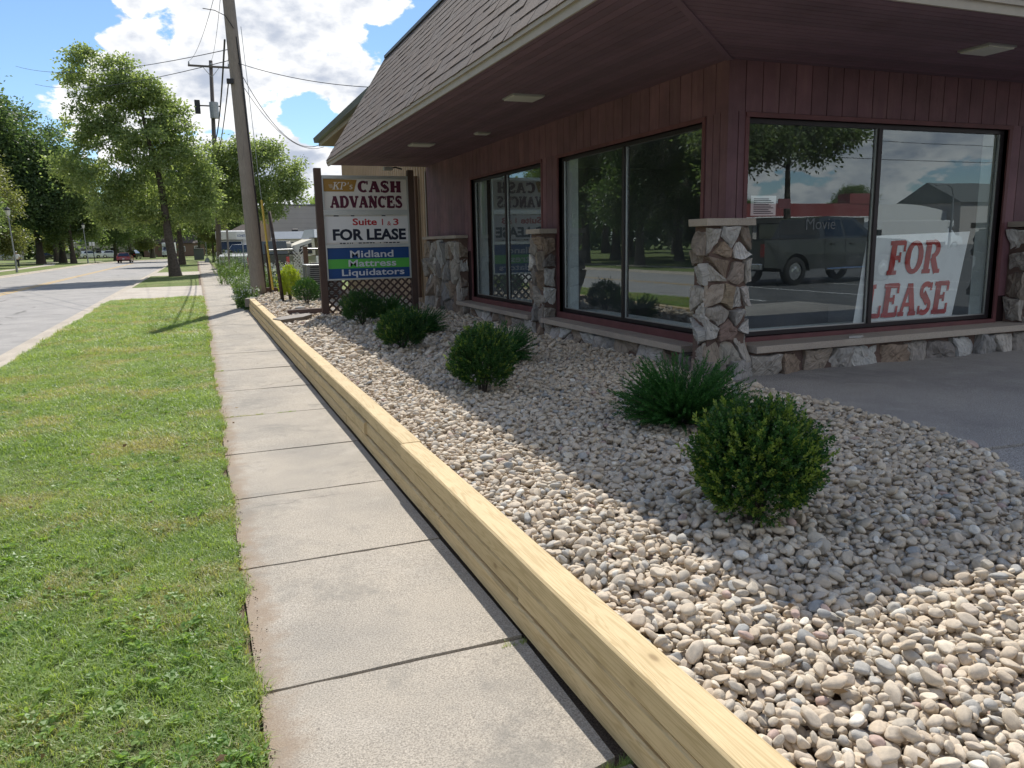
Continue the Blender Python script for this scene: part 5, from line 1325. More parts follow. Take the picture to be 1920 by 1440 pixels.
    for k in range(3):
        bm = bmesh.new(); bmesh.ops.create_icosphere(bm, subdivisions=1, radius=1); q = np.random.default_rng(k)
        for v in bm.verts: v.co *= float(q.uniform(.7,1.2))
        me = bpy.data.meshes.new('crumb'); bm.to_mesh(me); bm.free(); me.materials.append(M_dirt); cc.objects.link(bpy.data.objects.new('crumb%d' % k, me))
    n = 600; y = r.uniform(1.9, 10, n); x = WL+np.abs(r.normal(0, .022, n))*(1+.8*np.sin(y*4)); s = r.uniform(.001, .0042, n)
    instance_stuff('dirt_crumbs', np.stack([x, y, .004+s*.5], 1), r.uniform(0, 6, (n,3)), np.stack([s,s,s*.8], 1), r.integers(0, 3, n), cc, M_dirt, label='soil crumbs along the sidewalk edge', cat='soil')
    P_ = []; 
    for y0, xa, xb, nn_ in ((7.985,.12,.5,40), (7.985,.62,.80,14), (11.15,.09,.2,14), (16.1,.09,.28,24), (2.78,1.02,1.14,9), (1.93,1.06,1.15,26)):
        for _ in range(nn_): P_.append((r.uniform(xa, xb), y0+r.normal(0,.008), -.008))
    P_ = np.array(P_); s = r.uniform(.28, .6, len(P_))
    instance_stuff('joint_grass', P_, np.stack([s*0, s*0, r.uniform(0,6,len(s))], 1), np.stack([s]*3, 1), r.integers(0, 10, len(s)), col, M_grass, label='small grass growing in the sidewalk joints', cat='grass')
lawn()

# ------------------------------------------------------------------ poles and cables
def utility_pole():
    t = thing('utility_pole', 'thick weathered grey utility pole leaning beside the end of the timber wall', 'utility pole', (1.62, 24.1, .0))
    top = Vector((-.235, 0, 9.35)); n = 14
    MB().tube([top*(i/n) for i in range(n+1)], [.225-.072*i/n for i in range(n+1)], 20).build('pole', M_pole, t, True)
    MB().tube([(.165,-.12,.1), (.12,-.115,2.2), (.04,-.13,4.2), (-.03,-.17,6.4), (-.10,-.14,7.4)], .016, 6).build('ground_cable', M_wire, t)
    c = MB().tube([(.18,-.08,.1), (.15,-.08,1.4), (.08,-.09,3.4)], .030, 8).build('conduit', M_rust, t)
    MB().bbox(-.44,-.26,-.19,-.06,6.15,6.28,.01).build('cable_bracket', M_black, t)
    MB().tube([(-.15,-.2,7.6),(-.34,-.22,7.9),(-.6,-.1,8.05),(-.9,0,8.1)], .012, 5).build('cable_loop', M_wire, t)
    return t
utility_pole()
def far_pole():
    t = thing('utility_pole', 'dark crossarm utility pole with transformer farther down the street', 'utility pole', (1.45, 60, -.04))
    MB().tube([(0,0,0), (.25,0,6.5), (.57,0,14.4)], [.19,.155,.12], 12).build('pole', M_darkpole, t, True)
    MB().box(-.92, 1.80, -.20, -.08, 13.92, 14.04).build('crossarm', M_darkpole, t)
    br = MB(); br.tube([(.02,-.1,13.95),(.54,-.12,13.3)], .02, 5); br.tube([(1.08,-.1,13.95),(.56,-.12,13.3)], .02, 5); br.build('brace', M_steel, t)
    MB().tube([(.52,-.34,10.55),(.52,-.34,11.6)], .30, 14).build('transformer', M_steel, t)
    MB().bbox(-.72,-.36,-.25,.05,10.85,11.75,.03).build('switch_box', M_black, t)
    MB().box(-.4, .95, -.16, -.08, 11.35, 11.43).build('bracket', M_darkpole, t)
    for x in (-.85, .56, 1.7): MB().tube([(x,-.14,14.04),(x,-.14,14.12),(x,-.14,14.24)], [.03,.06,.03], 8).build('insulator', M_steel, t)
far_pole()
def cable(p0, p1, sag, rad, label, mat=None):
    p0, p1 = Vector(p0), Vector(p1); n = 18
    pts = [p0.lerp(p1, i/n)-Vector((0,0,4*sag*(i/n)*(1-i/n))) for i in range(n+1)]
    o = MB().tube(pts, rad, 5).build('overhead_cable', mat or M_wire); return tag(o, label, 'cable', 'overhead cables')
cable((1.37,24.0,7.08), (-12.1,75,16.2), .55, .012, 'upper cable crossing the street to the left from the leaning pole')
cable((1.38,24.0,6.8), (-10.9,75,14.9), .5, .012, 'lower cable crossing the street to the left from the leaning pole')
cable((1.50,24.0,6.72), (4.3,19.6,5.42), .12, .009, 'cable from the leaning pole to the shop roof edge')
cable((1.50,24.0,6.62), (4.2,27.9,5.05), .75, .010, 'sagging service cable ending at the rear eave')
cable((1.50,24.0,6.3), (4.3,27.6,4.95), .65, .008, 'thinner service cable under the sagging one')
cable((.58,59.86,14.2), (1.30,24.1,9.2), .5, .009, 'line from the far crossarm end to the leaning pole')
cable((1.98,59.86,14.2), (1.36,24.1,9.35), .5, .009, 'line from the far pole top to the leaning pole')
cable((3.1,59.86,14.2), (1.46,24.1,9.2), .5, .009, 'line on the far crossarm end nearest the shop')
cable((1.75,59.8,8.9), (1.22,24.0,7.3), .7, .028, 'thick bundled cable running down the street')
cable((1.70,59.8,7.9), (1.23,23.95,6.2), .6, .018, 'telephone cable under the thick bundle')
# yellow guard on its guy wire, dark pipe, all leaning
t = thing('guy_wire', 'guy wire in a yellow plastic guard leaning behind the dark pipe', 'guy wire', (1.86, 22.2, .28))
MB().tube([(0,0,0), (-.14,.1,3.0), (-.30,.2,7.0)], .008, 5).build('wire', M_steel, t); MB().tube([(-.01,0,.22), (-.125,.09,2.62)], .029, 8).build('guard', M_yplastic, t)
o = MB().tube([(1.925,20.4,.2), (1.87,20.42,1.0), (1.76,20.5,2.52)], [.045,.045,.04], 10).build('steel_pipe', M_rust, None, True); tag(o, 'dark leaning steel pipe standing in the pebbles near the far boxwood', 'pipe')
o = MB().tube([(1.97,24.3,.2), (1.90,24.3,1.75)], .03, 8).build('steel_post', M_rust, None, True); tag(o, 'short rusty post behind the yellow guard', 'post')

# ------------------------------------------------------------------ behind the sign
def rear_hall():
    t = thing('rear_hall', 'taller tan ribbed steel hall with brown boxed eave behind the shop sign', 'building')
    X = 4.95; Y0, Y1 = 17.34, 28.0; mb = MB(); y = Y0
    mb.box(X, 16, Y0, Y1, .1, 5.15)
    mb.build('wall', M_tan, t); rb = MB()
    while y < Y1-.05: rb.prism([(y, 0), (y+.03, -.035), (y+.08, -.035), (y+.11, 0)], .16, 5.1, 'z') if False else rb.add([(X+.001,y,.16),(X-.03,y+.025,.16),(X-.03,y+.07,.16),(X+.001,y+.095,.16),(X+.001,y,5.1),(X-.03,y+.025,5.1),(X-.03,y+.07,5.1),(X+.001,y+.095,5.1)], [(0,4,5,1),(1,5,6,2),(2,6,7,3)]); y += .23
    rb.build('ribs', M_tan, t)
    MB().box(4.24, X-.032, Y0+.1, Y1+.0, 5.02, 5.06).build('soffit', M_brownsoff, t)
    MB().box(4.20, 4.24, Y0+.1, Y1+.03, 5.02, 5.26).build('fascia', M_fascia, t)
    MB().add([(4.05,Y0+.1,5.12),(4.19,Y0+.1,5.12),(4.19,Y1+.03,5.12),(4.05,Y1+.03,5.12),(4.02,Y0+.1,5.27),(4.19,Y0+.1,5.27),(4.19,Y1+.03,5.27),(4.02,Y1+.03,5.27)],
      [(0,3,2,1),(4,5,6,7),(0,1,5,4),(1,2,6,5),(2,3,7,6),(3,0,4,7)]).build('gutter', M_dkroof, t)
    MB().add([(4.16,Y0+.1,5.275),(16,Y0+.1,6.6),(16,Y1+.02,6.6),(4.16,Y1+.02,5.275),(4.16,Y0+.1,5.265),(16,Y0+.1,6.55),(16,Y1+.02,6.55),(4.16,Y1+.02,5.265)],
      [(0,1,2,3),(7,6,5,4),(0,4,5,1),(1,5,6,2),(2,6,7,3),(3,7,4,0)]).build('roof', M_dkroof, t)
    MB().box(X-.052, X-.03, Y0, Y0+.06, .16, 3.25).build('corner_trim', M_fascia, t)
    MB().tube([(X-.10,18.0,.4),(X-.10,18.0,3.2)], .05, 10).build('downpipe', M_brownsoff, t)
    MB().bbox(X-.16,X-.05,18.1,18.32,1.02,1.25,.01).build('meter_box', M_black, t)
    v = MB().tube([(X-.04,24,3.65),(X-.28,24,3.65),(X-.28,24,3.35)], .05, 8).build('vent_pipe', M_fascia, t)
rear_hall()
def cooling_unit():
    t = thing('cooling_unit', 'grey outdoor cooling unit with louvred sides beyond the shop sign', 'air conditioner', (3.05, 21.2, .28))
    mb = MB(); 
    for sx in (-.4, .4):
        for sy in (-.4, .4): mb.box(sx-.04, sx+.04, sy-.04, sy+.04, 0, .85)
    z = .06
    while z < .82: mb.box(-.40, .40, -.405, -.395, z, z+.03); mb.box(-.405, -.395, -.40, .40, z, z+.03); mb.box(.395, .405, -.40, .40, z, z+.03); z += .052
    mb.build('casing', M_steel, t); MB().box(-.37,.37,-.37,.37,.0,.83).build('coil', M_black, t); MB().bbox(-.45,.45,-.45,.45,.851,.90,.012).build('top_cover', M_steel, t)
    MB().tube([(0,0,.90),(0,0,.93)], .3, 20).build('fan_grille', M_black, t)
cooling_unit()
t = thing('lattice_screen', 'white lattice screen panel on a brown post behind the golden shrub', 'lattice screen', (3.05, 26, .2))
lt = MB(); p = .11
for k in range(-14, 14):
    for s_, y0 in ((1,-.012),(-1,.0)):
        x0, x1 = -.18, .13
        za, zb = (k*p+(x0*s_)), (k*p+(x1*s_))
        if min(za, zb) < .02 or max(za, zb) > 1.42: continue
        lt.prism([(x0, za-.02), (x1, zb-.02), (x1, zb+.02), (x0, za+.02)], y0, y0+.008)
lt.build('lattice', M_white, t); MB().bbox(.14,.28,-.07,.07,-.1,1.45,.006).build('post', M_brownsoff, t)
MB().tube([(.28,0,1.36),(1.6,.0,1.34)], .03, 8).build('rail', M_steel, t); MB().tube([(-1.0,0,1.34),(-.18,.0,1.36)], .03, 8).build('rail', M_steel, t)
rock('stone', (1.66,33.5,.10), (.42,.3,.2), 1, M_paleRock, 'pale boulder among the weeds beyond the utility pole', 'stone')
rock('stone', (1.42,30.5,.02), (.3,.5,.10), 2, M_paleRock, 'flat pale stone beside the sidewalk beyond the pole', 'stone')
rock('stone', (2.02,17.6,.30), (.13,.10,.06), 3, M_paleRock, 'pale rock in the pebbles beside the far boxwood', 'stone')
rock('stone', (2.62,16.7,.30), (.10,.12,.05), 4, M_paleRock, 'pale rock near the left post of the sign', 'stone')
t = thing('marker_post', 'thin wooden marker post in the weeds at the sidewalk edge', 'post', (1.52, 43, 0)); MB().tube([(0,0,0),(.02,0,2.6)], .05, 8).build('pole', M_grey_wood, t)

def block_building():
    t = thing('block_building', 'long grey block building with flat roof beyond the parked campers', 'building', (0,0,0))
    MB().box(6.4, 40, 75, 95, -.05, 5.35).build('wall', M_block, t); MB().box(6.3, 40.1, 74.9, 95.1, 5.351, 5.47).build('roof_edge', M_dkroof, t)
    mb = MB()
    for k in range(12): mb.box(6.4, 40, 74.985, 74.999, .4+k*.42, .415+k*.42)
    mb.build('mortar_line', M_found, t)
    MB().box(5.2, 6.39, 75.2, 90, -.05, 4.6).build('side_bay', M_tan, t); MB().box(5.1, 5.19, 75.1, 75.9, -.05, 5.3).build('pilaster', M_white, t)
block_building()
t = thing('low_shed', 'low grey flat shed behind the white box truck', 'building', (0,0,0))
MB().box(3.6, 9, 96, 104, -.05, 3.4).build('wall', M_block, t); MB().add([(3.4,95.7,3.41),(9.2,95.7,3.41),(9.2,104.3,3.41),(3.4,104.3,3.41),(5.2,97,4.3),(9.1,97,4.3),(9.1,103,4.3),(5.2,103,4.3)], [(0,1,5,4),(1,2,6,5),(2,3,7,6),(3,0,4,7),(4,5,6,7)]).build('roof', M_shingle, t)

# ------------------------------------------------------------------ vehicles (front towards +x)
def taper(mb, poly, w):
    """side outline (x,z) given width by height: w(z) half width"""
    n = len(poly); V = [(x, -w(z), z) for x, z in poly]+[(x, w(z), z) for x, z in poly]
    return mb.add(V, [tuple(range(n)), tuple(range(2*n-1, n-1, -1))]+[((i+1) % n, i, n+i, n+(i+1) % n) for i in range(n)])
def arch(cx, rad, z0, k=8, rev=False):
    a0 = math.asin(max(-1, min(1, (z0-.38)/rad))); pts = [(cx+rad*math.cos(a), .38+rad*math.sin(a)) for a in [math.pi-a0+(2*a0-math.pi)*i/k for i in range(k+1)]]
    return pts
def wheels(t, xs, w, rad, mat_rim=None, width=.24):
    for x in xs:
        for s_ in (-1, 1):
            y = s_*(w-.14); tb = MB()
            prof = [(rad*.62, -.5), (rad*.93, -.5), (rad, -.36), (rad, .36), (rad*.93, .5), (rad*.62, .5)]; n = 24; V = []
            for k in range(n):
                a = 2*math.pi*k/n
                for r_, u in prof: V.append((x+r_*math.cos(a), y+u*width, rad+r_*math.sin(a)))
            m_ = len(prof); Fs = [(k*m_+j, k*m_+j+1, ((k+1) % n)*m_+j+1, ((k+1) % n)*m_+j) for k in range(n) for j in range(m_-1)]
            w_ = tb.add(V, Fs).build('wheel', M_tyre, t, True)
            rm = MB(); yo = y+s_*width*.42; yi = y+s_*width*.30
            rm.tube([(x, y-s_*width*.1, rad), (x, yi, rad)], rad*.60, 20)
            for k in range(5):
                a = 2*math.pi*k/5+.3; c, s2 = math.cos(a), math.sin(a); q = .10*rad/.4
                P = [(x+c*.05-s2*q*.4, yo, rad+s2*.05+c*q*.4), (x+c*rad*.6-s2*q*.7, yo-s_*.02, rad+s2*rad*.6+c*q*.7), (x+c*rad*.6+s2*q*.7, yo-s_*.02, rad+s2*rad*.6-c*q*.7), (x+c*.05+s2*q*.4, yo, rad+s2*.05-c*q*.4)]
                P += [(p[0], p[1]-s_*.05, p[2]) for p in P]; rm.add(P, [(0,1,2,3),(0,4,5,1),(2,6,7,3),(1,5,6,2)])
            rm.tube([(x, yi, rad), (x, yo+s_*.01, rad)], rad*.16, 12); rm.tube([(x, yi-s_*.03, rad), (x, yi+s_*.02, rad)], rad*.62, 20)
            rm.build('rim', mat_rim or M_rim, w_)
def pickup(name, label, loc, rz, paint, sc=1., canopy=False):
    t = thing(name, label, 'pickup truck', loc, rz); W2 = .99
    body = [(0,.55),(0,1.28),(2.05,1.30),(2.05,1.32),(4.15,1.30),(5.55,1.22),(5.80,1.10),(5.82,.62),(5.35,.52)]
    body += list(reversed(arch(4.72,.50,.52)))[:0]
    low = [(5.35,.50)]+[(4.72+.5*math.cos(a), .40+.5*math.sin(a)) for a in [i*math.pi/8 for i in range(0, 9)]]+[(4.2,.45),(1.72,.45)]+[(1.18+.5*math.cos(a), .40+.5*math.sin(a)) for a in [i*math.pi/8 for i in range(0, 9)]]+[(.6,.50)]
    poly = [(0,.55),(0,1.28),(2.05,1.30),(4.15,1.30),(5.55,1.22),(5.80,1.10),(5.82,.62)]+low
    b_ = taper(MB(), poly, lambda z: W2*(1-.05*max(0, z-1.0)-.05*max(0,.6-z))).build('body', paint, t)
    bed = MB(); bed.box(.08, 1.98, -.84, .84, 1.285, 1.315); bed.build('bed_liner', M_black, t)
    cab = [(2.05,1.30),(2.20,1.88),(2.45,1.93),(3.55,1.90),(4.30,1.30)]
    taper(MB(), cab, lambda z: W2*.97-.24*max(0, z-1.30)/.63).build('cab', paint, t)
    for s_ in (-1, 1):
        w_ = lambda z: s_*(W2*.97-.24*max(0, z-1.30)/.63+.006)
        for q in ([(2.28,1.36),(2.36,1.80),(2.98,1.83),(2.98,1.36)], [(3.06,1.36),(3.06,1.83),(3.50,1.81),(4.02,1.36)]):
            V = [(x, w_(z), z) for x, z in q]; V2 = [(x, w_(z)-s_*.02, z) for x, z in q]; n = 4
            MB().add(V+V2, [(0,1,2,3) if s_ < 0 else (3,2,1,0)]+[(i, (i+1) % 4, 4+(i+1) % 4, 4+i) for i in range(4)]).build('side_window', M_carglass, t)
        MB().bbox(4.0,4.16,s_*1.18-.09,s_*1.18+.09,1.34,1.52,.02).build('mirror', M_black, t)
        MB().bbox(-.012,.10,s_*.90-.075,s_*.90+.075,.82,1.18,.012).build('tail_lamp', M_redlamp, t)
        MB().bbox(5.66,5.83,s_*.80-.15,s_*.80+.15,.86,1.06,.02).build('headlight', M_rim, t)
        MB().tube([(2.3,s_*1.03,.44),(4.1,s_*1.03,.44)], .035, 8).build('side_step', M_rim, t)
        for x0 in (3.02, 2.24): MB().box(x0, x0+.008, s_*.992-.003, s_*.992+.003, .50, 1.28).build('door_seam', M_black, t)
        for x0 in (2.45, 3.2): MB().bbox(x0, x0+.18, s_*1.0-.02, s_*1.0+.02, 1.12, 1.16, .005).build('door_handle', M_black, t)
    V = [(3.60,-.70,1.885),(3.60,.70,1.885),(4.27,.88,1.34),(4.27,-.88,1.34)]; MB().add([(x+.012,y,z+.012) for x, y, z in V]+[(x-.01,y,z-.01) for x, y, z in V], [(0,3,2,1),(0,1,5,4),(1,2,6,5),(2,3,7,6),(3,0,4,7)]).build('windscreen', M_carglass, t)
    V = [(2.09,-.78,1.42),(2.09,.78,1.42),(2.185,.70,1.83),(2.185,-.70,1.83)]; MB().add([(x-.012,y,z) for x, y, z in V]+[(x+.01,y,z) for x, y, z in V], [(0,1,2,3),(0,4,5,1),(1,5,6,2),(2,6,7,3),(3,7,4,0)]).build('rear_window', M_carglass, t)
    MB().bbox(-.18,.0,-.95,.95,.48,.66,.03).build('rear_bumper', M_rim, t); MB().bbox(5.78,5.98,-.97,.97,.45,.66,.03).build('front_bumper', M_rim, t)
    g = MB()
    for k in range(5): g.box(5.805, 5.845, -.60, .60, .74+k*.075, .775+k*.075)
    g.build('grille', M_rim, t); MB().box(-.03,-.012,-.16,.16,.74,.90).build('licence_plate', M_white, t)
    if canopy: taper(MB(), [(.02,1.31),(.05,1.92),(2.0,1.95),(2.04,1.31)], lambda z: .93-.1*max(0, z-1.3)).build('bed_canopy', paint, t)
    wheels(t, (1.18, 4.72), W2, .40); t.scale = (sc,)*3; return t
def car(name, label, loc, rz, paint, group=None, cat='car', suv=False):
    t = thing(name, label, cat, loc, rz, group); W2 = .90; h = .25 if suv else 0
    arc = lambda cx, rr=.37: [(cx+rr*math.cos(a), .33+rr*math.sin(a)) for a in [i*math.pi/8 for i in range(9)]]
    poly = [(0,.45),(.05,.86+h*.6),(.55,.93+h*.6),(3.3,.92+h*.6),(4.35,.74+h*.6),(4.55,.60),(4.55,.30),(4.1,.26)]+arc(3.65)+[(3.2,.24),(1.35,.24)]+arc(.92)+[(.5,.30)]
    taper(MB(), poly, lambda z: W2*(1-.06*max(0, z-.6)-.06*max(0,.4-z))).build('body', paint, t)
    cab = [(.30,.92+h*.6),(.85 if not suv else .25,1.36+h),(1.5,1.43+h),(2.5,1.40+h),(3.35,.92+h*.6)]
    wf = lambda z: W2*.96-.26*max(0, z-.9-h*.6)/.5
    taper(MB(), cab, wf).build('cabin', paint, t)
    for s_ in (-1, 1):
        q = [(.75,.98+h*.6),(1.05,1.33+h),(2.45,1.34+h),(3.05,.98+h*.6)]; V = [(x, s_*(wf(z)+.006), z) for x, z in q]; V2 = [(x, s_*(wf(z)-.01), z) for x, z in q]
        MB().add(V+V2, [(0,1,2,3)]+[(i, (i+1) % 4, 4+(i+1) % 4, 4+i) for i in range(4)]).build('side_window', M_carglass, t)
        MB().bbox(-.01,.07,s_*.66-.15,s_*.66+.15,.66+h*.5,.80+h*.5,.01).build('tail_lamp', M_redlamp, t); MB().bbox(4.40,4.55,s_*.66-.14,s_*.66+.14,.56,.70+h*.4,.02).build('headlight', M_rim, t)
    xa, xb, za, zb = (.34, .83, .96, 1.34) if not suv else (.27,.25,1.1,1.55)
    V = [(xa-.012,-.72,za+h*.3),(xa-.012,.72,za+h*.3),(xb-.012,.60,zb),(xb-.012,-.60,zb)]; MB().add(V+[(x+.03,y,z) for x, y, z in V], [(0,1,2,3),(0,4,5,1),(1,5,6,2),(2,6,7,3),(3,7,4,0)]).build('rear_window', M_carglass, t)
    V = [(3.33,-.76,.96+h*.6),(3.33,.76,.96+h*.6),(2.56,.62,1.38+h),(2.56,-.62,1.38+h)]; MB().add([(x+.012,y,z+.01) for x, y, z in V]+V, [(0,1,2,3),(0,4,5,1),(1,5,6,2),(2,6,7,3),(3,7,4,0)]).build('windscreen', M_carglass, t)
    MB().box(-.025,-.012,-.15,.15,.50,.60).build('licence_plate', M_white, t)
    wheels(t, (.92, 3.65), W2, .33, None, .2); return t
# mirrored in the front window
pickup('pickup_truck', 'dark grey pickup truck parked in the lot behind the viewer, mirrored in the front window', (15.35, -6.35, .20), R(-3), M_pgrey, 1.06)
# beyond the pole
pickup('pickup_truck', 'black pickup truck parked nose in behind the utility pole, its red tail lamp showing', (3.25, 40.2, -.03), R(78), M_pblack, 1.02, True)
pickup('pickup_truck', 'white pickup truck facing the street behind the weeds', (4.3, 63.0, -.03), R(250), M_pwhite, 1.0)
car('red_car', 'dark red car driving away at the bend of the road', (-9.75, 124, -.15), R(88), M_pred)
car('parked_car', 'dark car with open rear hatch behind the red car', (-11.2, 158, -.05), R(80), M_pblack, suv=True)
for x, y, rz, pm, lab in ((-25, 205, 10, M_pwhite, 'white car parked leftmost beyond the park'), (-21, 207, 5, M_pwhite, 'white van like car beyond the park trees'), (-34, 205, 0, M_pblack, 'black car beyond the park trees'), (-40, 200, 12, M_psilver, 'silver car far behind the walker')):
    car('parked_car', lab, (x, y, -.05), R(rz), pm, 'cars parked beyond the park', suv=pm is M_pwhite)
def box_truck(label, loc, rz, L=5.2):
    t = thing('box_truck', label, 'truck', loc, rz)
    MB().bbox(0, L, -1.15, 1.15, .75, 3.05, .05).build('box_body', M_white, t); taper(MB(), [(L+.02,.45),(L+.02,2.25),(L+.55,2.25),(L+1.1,1.45),(L+2.0,1.3),(L+2.1,.5)], lambda z: 1.02-.12*max(0, z-1.4)).build('cab', M_pwhite, t)
    MB().bbox(L+.05,L+.75,-1.1,1.1,2.3,3.0,.1).build('overcab', M_white, t)
    V = [(L+.62,-.8,2.16),(L+.62,.8,2.16),(L+1.08,.92,1.52),(L+1.08,-.92,1.52)]; MB().add([(x+.015,y,z+.01) for x, y, z in V]+V, [(0,3,2,1),(0,1,5,4),(1,2,6,5),(2,3,7,6),(3,0,4,7)]).build('windscreen', M_carglass, t)
    for s_ in (-1,1): MB().bbox(L+2.0,L+2.13,s_*.75-.14,s_*.75+.14,.85,1.05,.02).build('headlight', M_rim, t)
    MB().box(.1, L, -.5, .5, .45, .74).build('chassis', M_black, t); wheels(t, (1.1, L+1.1), 1.05, .40, M_steel); return t
box_truck('white camper truck with overcab box parked past the far pole', (3.4, 72.5, -.03), R(262))
box_truck('white box truck at the far side of the road bend', (-5.2, 186, -.05), R(265), 4)
def popup_camper(label, loc, rz, dish=True):
    t = thing('popup_camper', label, 'camper', loc, rz)
    MB().bbox(0, 3.0, -1, 1, .5, 1.15, .03).build('box_body', M_pwhite, t); MB().box(.35, 2.65, -.9, .9, 1.151, 2.15).build('tent_wall', M_canvas, t)
    MB().add([(-.05,-1.1,2.16),(3.05,-1.1,2.16),(3.05,1.1,2.16),(-.05,1.1,2.16),(.1,-.7,2.62),(2.9,-.7,2.62),(2.9,.9,2.62),(.1,.9,2.62)], [(0,3,2,1),(4,5,6,7),(0,1,5,4),(1,2,6,5),(2,3,7,6),(3,0,4,7)]).build('roof', M_white, t)
    for s_ in (-1, 1):
        x0 = 0 if s_ < 0 else 3; w_ = MB().add([(x0,-.95,1.2),(x0,.95,1.2),(x0+s_*1.15,.85,1.15),(x0+s_*1.15,-.85,1.15),(x0,-.9,2.12),(x0,.9,2.12),(x0+s_*1.05,.6,1.75),(x0+s_*1.05,-.6,1.75)], [(0,3,2,1),(4,5,6,7),(0,1,5,4),(1,2,6,5),(2,3,7,6),(3,0,4,7)]).build('bunk_tent', M_canvas, t)
        MB().add([(x0+s_*.18,-.97,1.28),(x0+s_*.85,-.905,1.26),(x0+s_*.8,-.78,1.68),(x0+s_*.18,-.93,1.88),(x0+s_*.18,-.95,1.28),(x0+s_*.85,-.885,1.26),(x0+s_*.8,-.76,1.68),(x0+s_*.18,-.91,1.88)], [(0,1,2,3),(0,4,5,1),(1,5,6,2),(2,6,7,3),(3,7,4,0)]).build('mesh_window', M_black, w_)
    for x in (.6, 1.5): MB().box(x, x+.7, -.912, -.901, 1.35, 1.95).build('mesh_window', M_black, t)
    if dish: MB().bbox(1.2,1.6,-.2,.2,2.621,2.78,.05).build('roof_vent', M_black, t)
    wheels(t, (1.5,), .95, .30, M_steel); return t
popup_camper('pop up camper with white roof and dark vent beyond the lattice screen', (4.55, 52, -.03), R(-8))
popup_camper('pop up camper with tan tent ends half hidden by the shop sign', (6.0, 46, -.03), R(12), False)
t = thing('lot_sign', 'small white board sign with dark letters above the parked trucks', 'sign', (2.36, 45, 0)); MB().tube([(0,0,0),(0,0,2.1)], .03, 8).build('post', M_steel, t)
MB().bbox(-.30,.30,-.02,.02,2.08,2.50,.005).build('board', M_white, t); text_obj('lettering', 'KONETA', (-.24,-.024,2.22), .48, .13, M_ink_blue, t, .01)

# ------------------------------------------------------------------ street furniture far off
def lamp(label, loc, lean):
    t = thing('street_lamp', label, 'street lamp', loc, 0, 'park street lamps')
    MB().tube([(0,0,0),(0,0,.5),(lean,0,4.7)], [.10,.075,.055], 10).build('pole', M_steel, t)
    l = MB().tube([(lean,0,4.7),(lean,0,4.78),(lean,0,5.15)], [.09,.15,.22], 8).build('lantern', M_lens, t)
    MB().tube([(lean,0,5.151),(lean,0,5.28),(lean,0,5.42),(lean,0,5.5)], [.26,.20,.05,.02], 8).build('cap', M_black, l); return t
l1 = lamp('tall street lamp standing just left of the walker', (-14.25, 77, -.05), -.10)
dup(l1, (-13.95, 121.5, -.05), 0, 'street lamp in front of the dark park trunks, farther down the road')
t = thing('road_sign', 'two small white plates on a dark post beside the far street lamp', 'sign', (-12.95, 120.3, -.05)); MB().tube([(0,0,0),(-.12,0,2.6)], .05, 8).build('post', M_black, t)
MB().box(-.48,-.18,-.08,-.06,2.35,2.85).build('plate', M_white, t); MB().box(-.10,.20,-.08,-.06,2.35,2.85).build('plate', M_white, t)
t = thing('hydrant', 'small rusty orange hydrant between the park trunks', 'hydrant', (-19.0, 148, -.05)); MB().tube([(0,0,0),(0,0,.7),(0,0,.85)], [.14,.13,.05], 10).build('barrel', M_ink_red, t); MB().tube([(-.22,0,.5),(.22,0,.5)], .07, 8).build('nozzle', M_ink_red, t)
t = thing('sidewalk_sign_base', 'grey weighted base with a thin upright on the far sidewalk', 'sign base', (1.10, 100, 0)); MB().add([(-.35,-.3,0),(.35,-.3,0),(.35,.3,0),(-.35,.3,0),(-.16,-.12,.5),(.16,-.12,.5),(.16,.12,.5),(-.16,.12,.5)], [(0,1,5,4),(1,2,6,5),(2,3,7,6),(3,0,4,7),(4,5,6,7)]).build('base', M_steel, t); MB().tube([(0,0,.5),(0,0,2.4)], .05, 8).build('upright', M_steel, t)
t = thing('utility_cabinet', 'green utility cabinet at the far end of the verge', 'cabinet', (.3, 128, -.05)); MB().bbox(-.7,.7,-.4,.4,0,1.6,.04).build('body', M_dkroof, t); MB().bbox(-.75,.75,-.45,.45,1.601,1.7,.03).build('lid', M_dkroof, t)
def far_house(label, x0, x1, y, d, h, wall, roofm, nwin, group='houses beyond the park'):
    t = thing('house', label, 'house', (0,0,0), 0, group)
    MB().box(x0, x1, y, y+d, -.1, h).build('wall', wall, t); m_ = (d/2)
    MB().add([(x0-.4,y-.4,h+.001),(x1+.4,y-.4,h+.001),(x1+.4,y+d+.4,h+.001),(x0-.4,y+d+.4,h+.001),(x0-.4,y+m_,h+d*.28),(x1+.4,y+m_,h+d*.28)], [(0,1,5,4),(2,3,4,5),(0,4,3),(1,2,5),(0,3,2,1)]).build('roof', roofm, t)
    for k in range(nwin):
        xx = x0+(k+.5)*(x1-x0)/nwin; w_ = MB().box(xx-.7, xx+.7, y-.06, y-.001, 1.0, 2.3).build('window', M_white, t); MB().box(xx-.6, xx+.6, y-.08, y-.061, 1.1, 2.2).build('pane', M_carglass, w_)
    MB().box((x0+x1)/2+1.1,(x0+x1)/2+2.0,y-.05,y-.001,0,2.1).build('door', M_brownsoff, t); return t
far_house('long pale low building behind the park trees at left', -62, -38, 205, 10, 3.2, M_block, M_shingle, 8)
far_house('pale house behind the row of parked white cars', -30, -14, 214, 9, 3.4, M_canvas, M_dkroof, 5)
far_house('brownish low building past the bend behind the dark hatchback', -12, 2, 212, 9, 3.0, M_brownsoff, M_shingle, 4)

